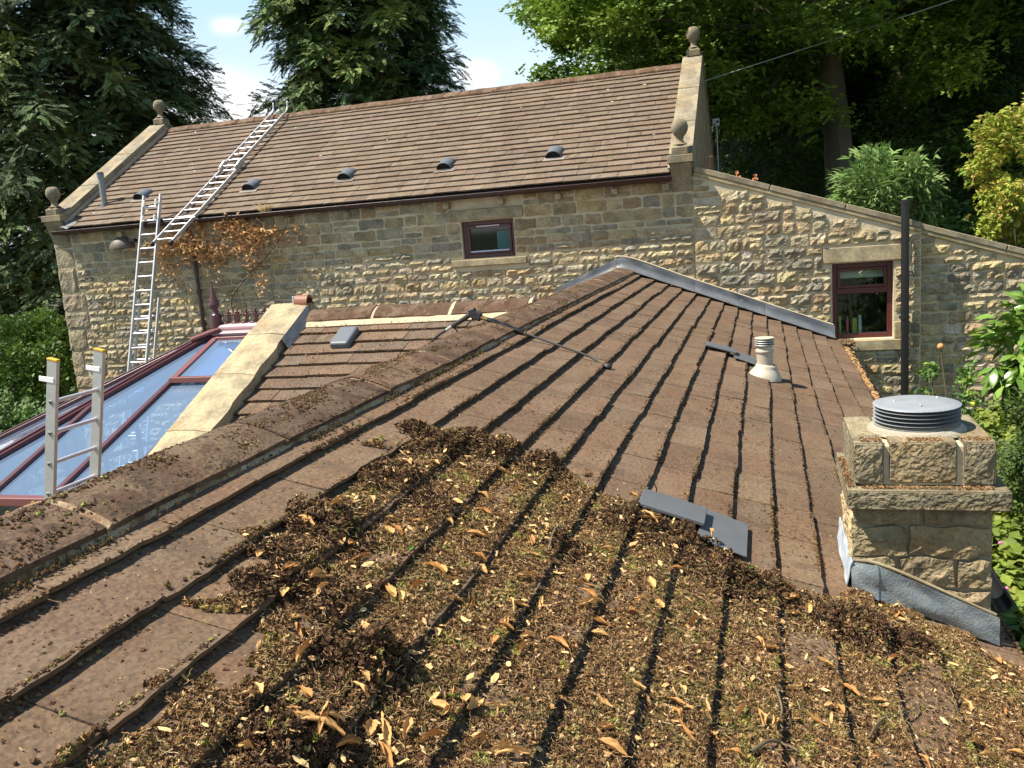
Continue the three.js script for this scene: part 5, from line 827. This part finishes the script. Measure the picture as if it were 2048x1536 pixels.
  for (let i = 0; i < 20000; i++) { const x = rr(G0 + 0.1, 1.04), z = -13.5 + 12.5 * Math.pow(rnd(), 0.5); (rnd() < 0.5 ? flakes : straws).push(rnd() < 2 ? [surf(x, z, 0.002), lay(0.3), flat(rr(0.0012, 0.0045)), tone(pick(rnd() < 0.25 ? ST : BR), 0.3)] : 0); }
  const ridgePt = (s, z) => V3(-2.2 + s * 0.225, -0.808 + 0.070 * (1 - Math.pow(Math.abs(s), 1.55)) + 0.002, z);
  for (let i = 0; i < 22000; i++) { const z = -13.5 + 13 * Math.pow(rnd(), 0.45), s = rr(-0.5, 1.0), n = vnoise(s * 4, z * 5, 61); if (rnd() > 0.06 + sstep(0.50, 0.75, n)) continue; (rnd() < 0.7 ? tufts : crumbs).push([ridgePt(s, z), lay(0.7), rr(0.002, 0.0075), tone(pick(rnd() < 0.8 ? DB : rnd() < 0.85 ? OL : YG), 0.3)]); }
  for (let i = 0; i < 9000; i++) { const z = -13.5 + 13 * Math.pow(rnd(), 0.45), n = vnoise(z * 4, 3, 71); if (rnd() > sstep(0.3, 0.7, n)) continue; tufts.push([V3(-1.975 + rr(-0.01, 0.04), -0.858 + rr(-0.02, 0.025), z), lay(0.8), rr(0.004, 0.011), tone(pick(rnd() < 0.5 ? OL : BR), 0.3)]); }
  for (let i = 0; i < 34; i++) { const x = rr(-12.5, -1.6), z = rr(-17.2, -14.0); flakes.push([V3(x, 0.66 + 0.575 * (-13.85 - z) + 0.03, z), eul(0.52, 0, 0), V3(rr(0.015, 0.04), 0.02, rr(0.012, 0.03)), [0.5, 0.46, 0.40]]); }
  // wing roof crumbs
  for (let i = 0; i < 2600; i++) { const x = rr(-4.8, -2.7), d = rr(0.1, 2.1); flakes.push([V3(x, -0.78 - 0.47 * d + 0.038, -8.65 + d), anyTurn(), rr(0.003, 0.008), tone(pick(rnd() < 0.6 ? [[0.30, 0.13, 0.055], [0.36, 0.18, 0.08]] : BR), 0.25)]); }
  // chimney top and ledge
  for (let i = 0; i < 900; i++) { const a = rnd() < 0.6, x = rr(0.40, 0.94), z = a ? -4.13 - rr(0, 0.07) : -4.10 + rr(0, 0.03); if (a && vnoise(x * 14, 3, 2) < 0.42) continue; tufts.push([V3(x, a ? -1.072 : -1.275, z), anyTurn(), rr(0.005, 0.013), tone(pick([[0.36, 0.20, 0.09], [0.20, 0.12, 0.05], [0.42, 0.28, 0.14]]), 0.25)]); }
  for (let i = 0; i < 260; i++) tufts.push([V3(rr(0.338, 0.368), -1.276, rr(-4.6, -4.08)), anyTurn(), rr(0.005, 0.012), tone([0.26, 0.15, 0.07], 0.3)]);
  const tg = (o, l) => { o.userData.label = l; o.userData.category = 'moss'; };
  tg(copies('moss', tuft, mat([1, 1, 1], { roughness: 1 }), tufts, scene), 'brown and olive moss tufts matted over the near roof tiles');
  tg(copies('moss_crumbs', crumb, mat([1, 1, 1], { roughness: 1 }), crumbs, scene), 'dark crumbs of loosened moss heaped on the near roof tiles');
  const tg2 = (o, l) => { o.userData.label = l; o.userData.category = 'debris'; };
  tg2(copies('straw_litter', straw, mat([1, 1, 1], { roughness: 0.9 }), straws, scene), 'fine straw-coloured stalks scattered through the moss');
  tg2(copies('leaf_litter', flakeG, mat([1, 1, 1], { roughness: 0.9 }), flakes, scene), 'tan crumbs of broken leaf scattered over the tiles');
  const gl = []; for (let i = 0; i < 2600; i++) { const z = rr(-13.9, -9.0); gl.push([V3(1.12 + gauss() * 0.03, slopeY(1.06) - 0.055 + rnd() * 0.03, z), anyTurn(), rr(0.006, 0.018), tone(pick([[0.40, 0.22, 0.08], [0.48, 0.30, 0.12], [0.18, 0.10, 0.05], [0.12, 0.07, 0.035]]), 0.2)]); }
  for (let i = 0; i < 500; i++) gl.push([V3(rr(0.98, 1.25), slopeY(1.06) - 0.02 + rnd() * 0.05, rr(-13.9, -13.5)), anyTurn(), rr(0.006, 0.02), tone([0.14, 0.08, 0.04], 0.3)]);
  tg2(copies('gutter_litter', crumb, mat([1, 1, 1], { roughness: 0.95 }), gl, scene), 'rotting leaf litter filling the black gutter of the extension');
}
// curled dead leaves, each its own
function deadLeaf(L, W, curl, arch, twist) {
  const nx = 10, ny = 5, pos = [], idx = [], uv = [];
  for (let i = 0; i <= nx; i++) for (let j = 0; j <= ny; j++) { const s = i / nx, v = j / ny * 2 - 1, w = W * 0.5 * Math.pow(Math.sin(Math.PI * Math.pow(0.03 + 0.95 * s, 0.85)), 0.75) * (1 + (i % 2 ? 0.10 : -0.06)) + 0.0006, a = v * curl * (0.55 + 0.6 * s), r = w / Math.max(0.2, curl); const tw = twist * (s - 0.5), yy = r * (1 - Math.cos(a)), zz = r * Math.sin(a); pos.push((s - 0.5) * L, yy * Math.cos(tw) - zz * Math.sin(tw) + arch * L * (1 - Math.pow(2 * s - 1, 2)) + 0.0022 * Math.cos(j * 2.6 + i * 1.3), zz * Math.cos(tw) + yy * Math.sin(tw)); uv.push(s * 0.2, v * 0.1); }
  for (let i = 0; i < nx; i++) for (let j = 0; j < ny; j++) { const a = i * (ny + 1) + j; idx.push(a, a + ny + 1, a + 1, a + 1, a + ny + 1, a + ny + 2); }
  const g = new THREE.BufferGeometry(); g.setAttribute('position', new THREE.Float32BufferAttribute(pos, 3)); g.setAttribute('uv', new THREE.Float32BufferAttribute(uv, 2)); g.setIndex(idx); g.computeVertexNormals(); return g;
}
{
  const shapes = [[0.080, 0.052, 2.3, 0.06, 0.9], [0.095, 0.046, 2.9, 0.10, 1.3], [0.066, 0.044, 1.5, 0.05, 0.6], [0.058, 0.044, 2.5, 0.14, -1.1], [0.085, 0.056, 1.9, -0.05, -0.8], [0.078, 0.042, 3.3, 0.09, 1.5], [0.050, 0.040, 1.6, 0.10, 0.5], [0.088, 0.040, 2.8, -0.10, -1.4]].map(a => deadLeaf(...a));
  const lm = [[0.60, 0.34, 0.125], [0.68, 0.42, 0.17], [0.50, 0.25, 0.085], [0.64, 0.38, 0.15]].map(c => { const m = leafMat(c, 0.12, 0.65); m.map = mortarMap; return m; });
  const A = (x0, y0, s, l) => l.map(([x, y]) => [x0 + x / s, y0 + y / s]);
  const at = [...A(600, 900, 2.416, [[175, 265], [150, 350], [340, 270], [20, 385], [440, 345], [420, 410], [460, 412], [560, 375], [720, 360], [640, 90], [510, 105], [960, 95], [880, 310], [845, 430], [920, 250], [880, 225], [790, 290], [1110, 455], [960, 435], [850, 555], [870, 575], [1225, 545], [1100, 510], [640, 590], [680, 600], [735, 650], [820, 610], [1105, 640], [1075, 640], [1155, 660], [560, 680], [430, 690], [480, 718], [80, 670], [90, 740], [190, 470], [240, 482], [290, 545], [735, 730], [830, 745], [1010, 780], [1040, 770], [1160, 745], [1370, 640], [1350, 660], [1410, 770], [1440, 830], [1440, 895], [1385, 730], [1360, 770], [980, 870], [975, 890], [655, 885], [305, 915], [1090, 910], [1070, 965], [925, 955], [1235, 960], [930, 1245], [840, 1230], [780, 1245], [685, 1305], [670, 1280], [730, 1220], [270, 1225], [285, 1175], [410, 1150], [505, 1375], [330, 1360], [400, 1390], [620, 1440], [860, 1425], [955, 1480], [1010, 1510], [1465, 1370], [1490, 1480], [1460, 1240], [1640, 1170], [1650, 745], [1600, 800], [1660, 400], [1480, 510], [1480, 580], [60, 1470], [230, 1490], [400, 1510], [20, 1320], [1260, 1215], [1600, 240], [1040, 200], [1260, 245], [1110, 410]]),
    ...A(1250, 900, 2.415, [[115, 665], [240, 580], [25, 800], [70, 750], [150, 775], [320, 845], [440, 985], [640, 960], [690, 985], [770, 740], [800, 745], [870, 795], [810, 800], [1215, 800], [1295, 800], [1010, 1005], [955, 1055], [1270, 1050], [1330, 1080], [740, 1110], [800, 1155], [850, 1150], [1075, 1165], [1210, 1230], [50, 1170], [260, 1175], [230, 1235], [300, 1290], [410, 1300], [550, 1280], [640, 1320], [485, 1320], [235, 1300], [415, 1360], [290, 1395], [525, 1490], [700, 1350], [810, 1300], [970, 1270], [1020, 1285], [920, 1325], [1640, 1230], [1820, 1290], [1890, 1390], [1680, 1420], [1740, 1490], [1880, 1500], [1440, 1510], [1215, 1510], [1790, 1025], [390, 455], [90, 400], [25, 240]]),
    ...A(0, 950, 2.62, [[1590, 290], [1770, 160], [1740, 240], [1500, 560], [1640, 595], [1480, 650], [1570, 800], [1550, 860], [1580, 980], [1560, 1000], [1280, 1235], [1330, 1200], [1590, 1190], [1600, 1300], [1560, 1450], [1500, 1420], [1800, 1490], [1640, 1500], [1270, 1480], [1680, 1460], [1350, 470]])];
  at.forEach(([x, y], i) => {
    const p = onSlope(x, y + 4), si = Math.floor(rnd() * 8), ci = Math.floor(rnd() * 4), o = shadowed(new THREE.Mesh(shapes[si], lm[ci])); o.position.copy(surf(p.x, p.z, pileAt(p.x, p.z) * 0.85 + 0.020));
    o.quaternion.copy(qN).multiply(eul(rr(-0.3, 0.3), rr(-3.14, 3.14), rr(-0.25, 0.25))); o.scale.set(rr(0.6, 1.25), rr(0.7, 1.1), rr(0.6, 1.25));
    o.name = numbered('dead_leaf'); const lb = `${['broad cupped', 'long rolled', 'short open', 'humped little', 'broad sagging', 'narrow tightly rolled', 'small cupped', 'long twisted'][si]} ${['tan', 'pale golden', 'brown', 'light tan'][ci]} dead leaf lying on the mossy roof`; o.userData = { label: lb, category: 'leaf', group: `dead leaves on the roof, ${['broad cupped', 'long rolled', 'short open', 'humped', 'broad sagging', 'tightly rolled', 'small cupped', 'long twisted'][si]} ${['tan', 'pale golden', 'brown', 'light tan'][ci]}` }; scene.add(o);
  });
  [[815, 1117, 'fresh green leaf lying in the moss'], [899, 1414, 'narrow green leaf half buried in moss'], [1484, 1178, 'pale green leaf standing up at the moss edge']].forEach(([x, y, lb]) => { const p = onSlope(x, y), o = shadowed(new THREE.Mesh(shapes[2], leafMat([0.22, 0.36, 0.06], 0.3, 0.5))); o.position.copy(surf(p.x, p.z, pileAt(p.x, p.z) + 0.02)); o.quaternion.copy(lay(0.6)); o.scale.setScalar(0.5); o.name = numbered('green_leaf'); o.userData = { label: lb, category: 'leaf' }; scene.add(o); });
  const tw = [[[1732, 1488], [1755, 1455], [1825, 1428], [1830, 1420], 0.004, 'bent grey twig lying on the bare slates'], [[1494, 1521], [1531, 1502], [1573, 1500], [1590, 1510], 0.006, 'thick pale twig lying below the course edge'], [[1788, 1430], [1815, 1475], [1850, 1520], [1870, 1560], 0.0042, 'long straight twig pointing down the slope'], [[1542, 1394], [1550, 1420], [1554, 1446], [1556, 1450], 0.005, 'short dark twig standing in the leaf litter'], [[1090, 1120], [1105, 1078], [1138, 1067], [1142, 1070], 0.0035, 'thin curved twig in the dark moss'], [[1283, 952], [1291, 970], [1279, 993], [1262, 990], 0.003, 'thin looped stalk on the clean tiles']];
  for (const [a, b, c, d, r, lb] of tw) { const pts = [a, b, c, d].map(([x, y]) => { const p = onSlope(x, y); return surf(p.x, p.z, pileAt(p.x, p.z) * 0.8 + 0.024); }); single('twig', tube(pts, r, 18, 6, u => 1.1 - u * 0.4), M.twig, pts[1].toArray(), lb, 'twig', 'twigs on the roof'); }
}

renderer.render(scene, camera);
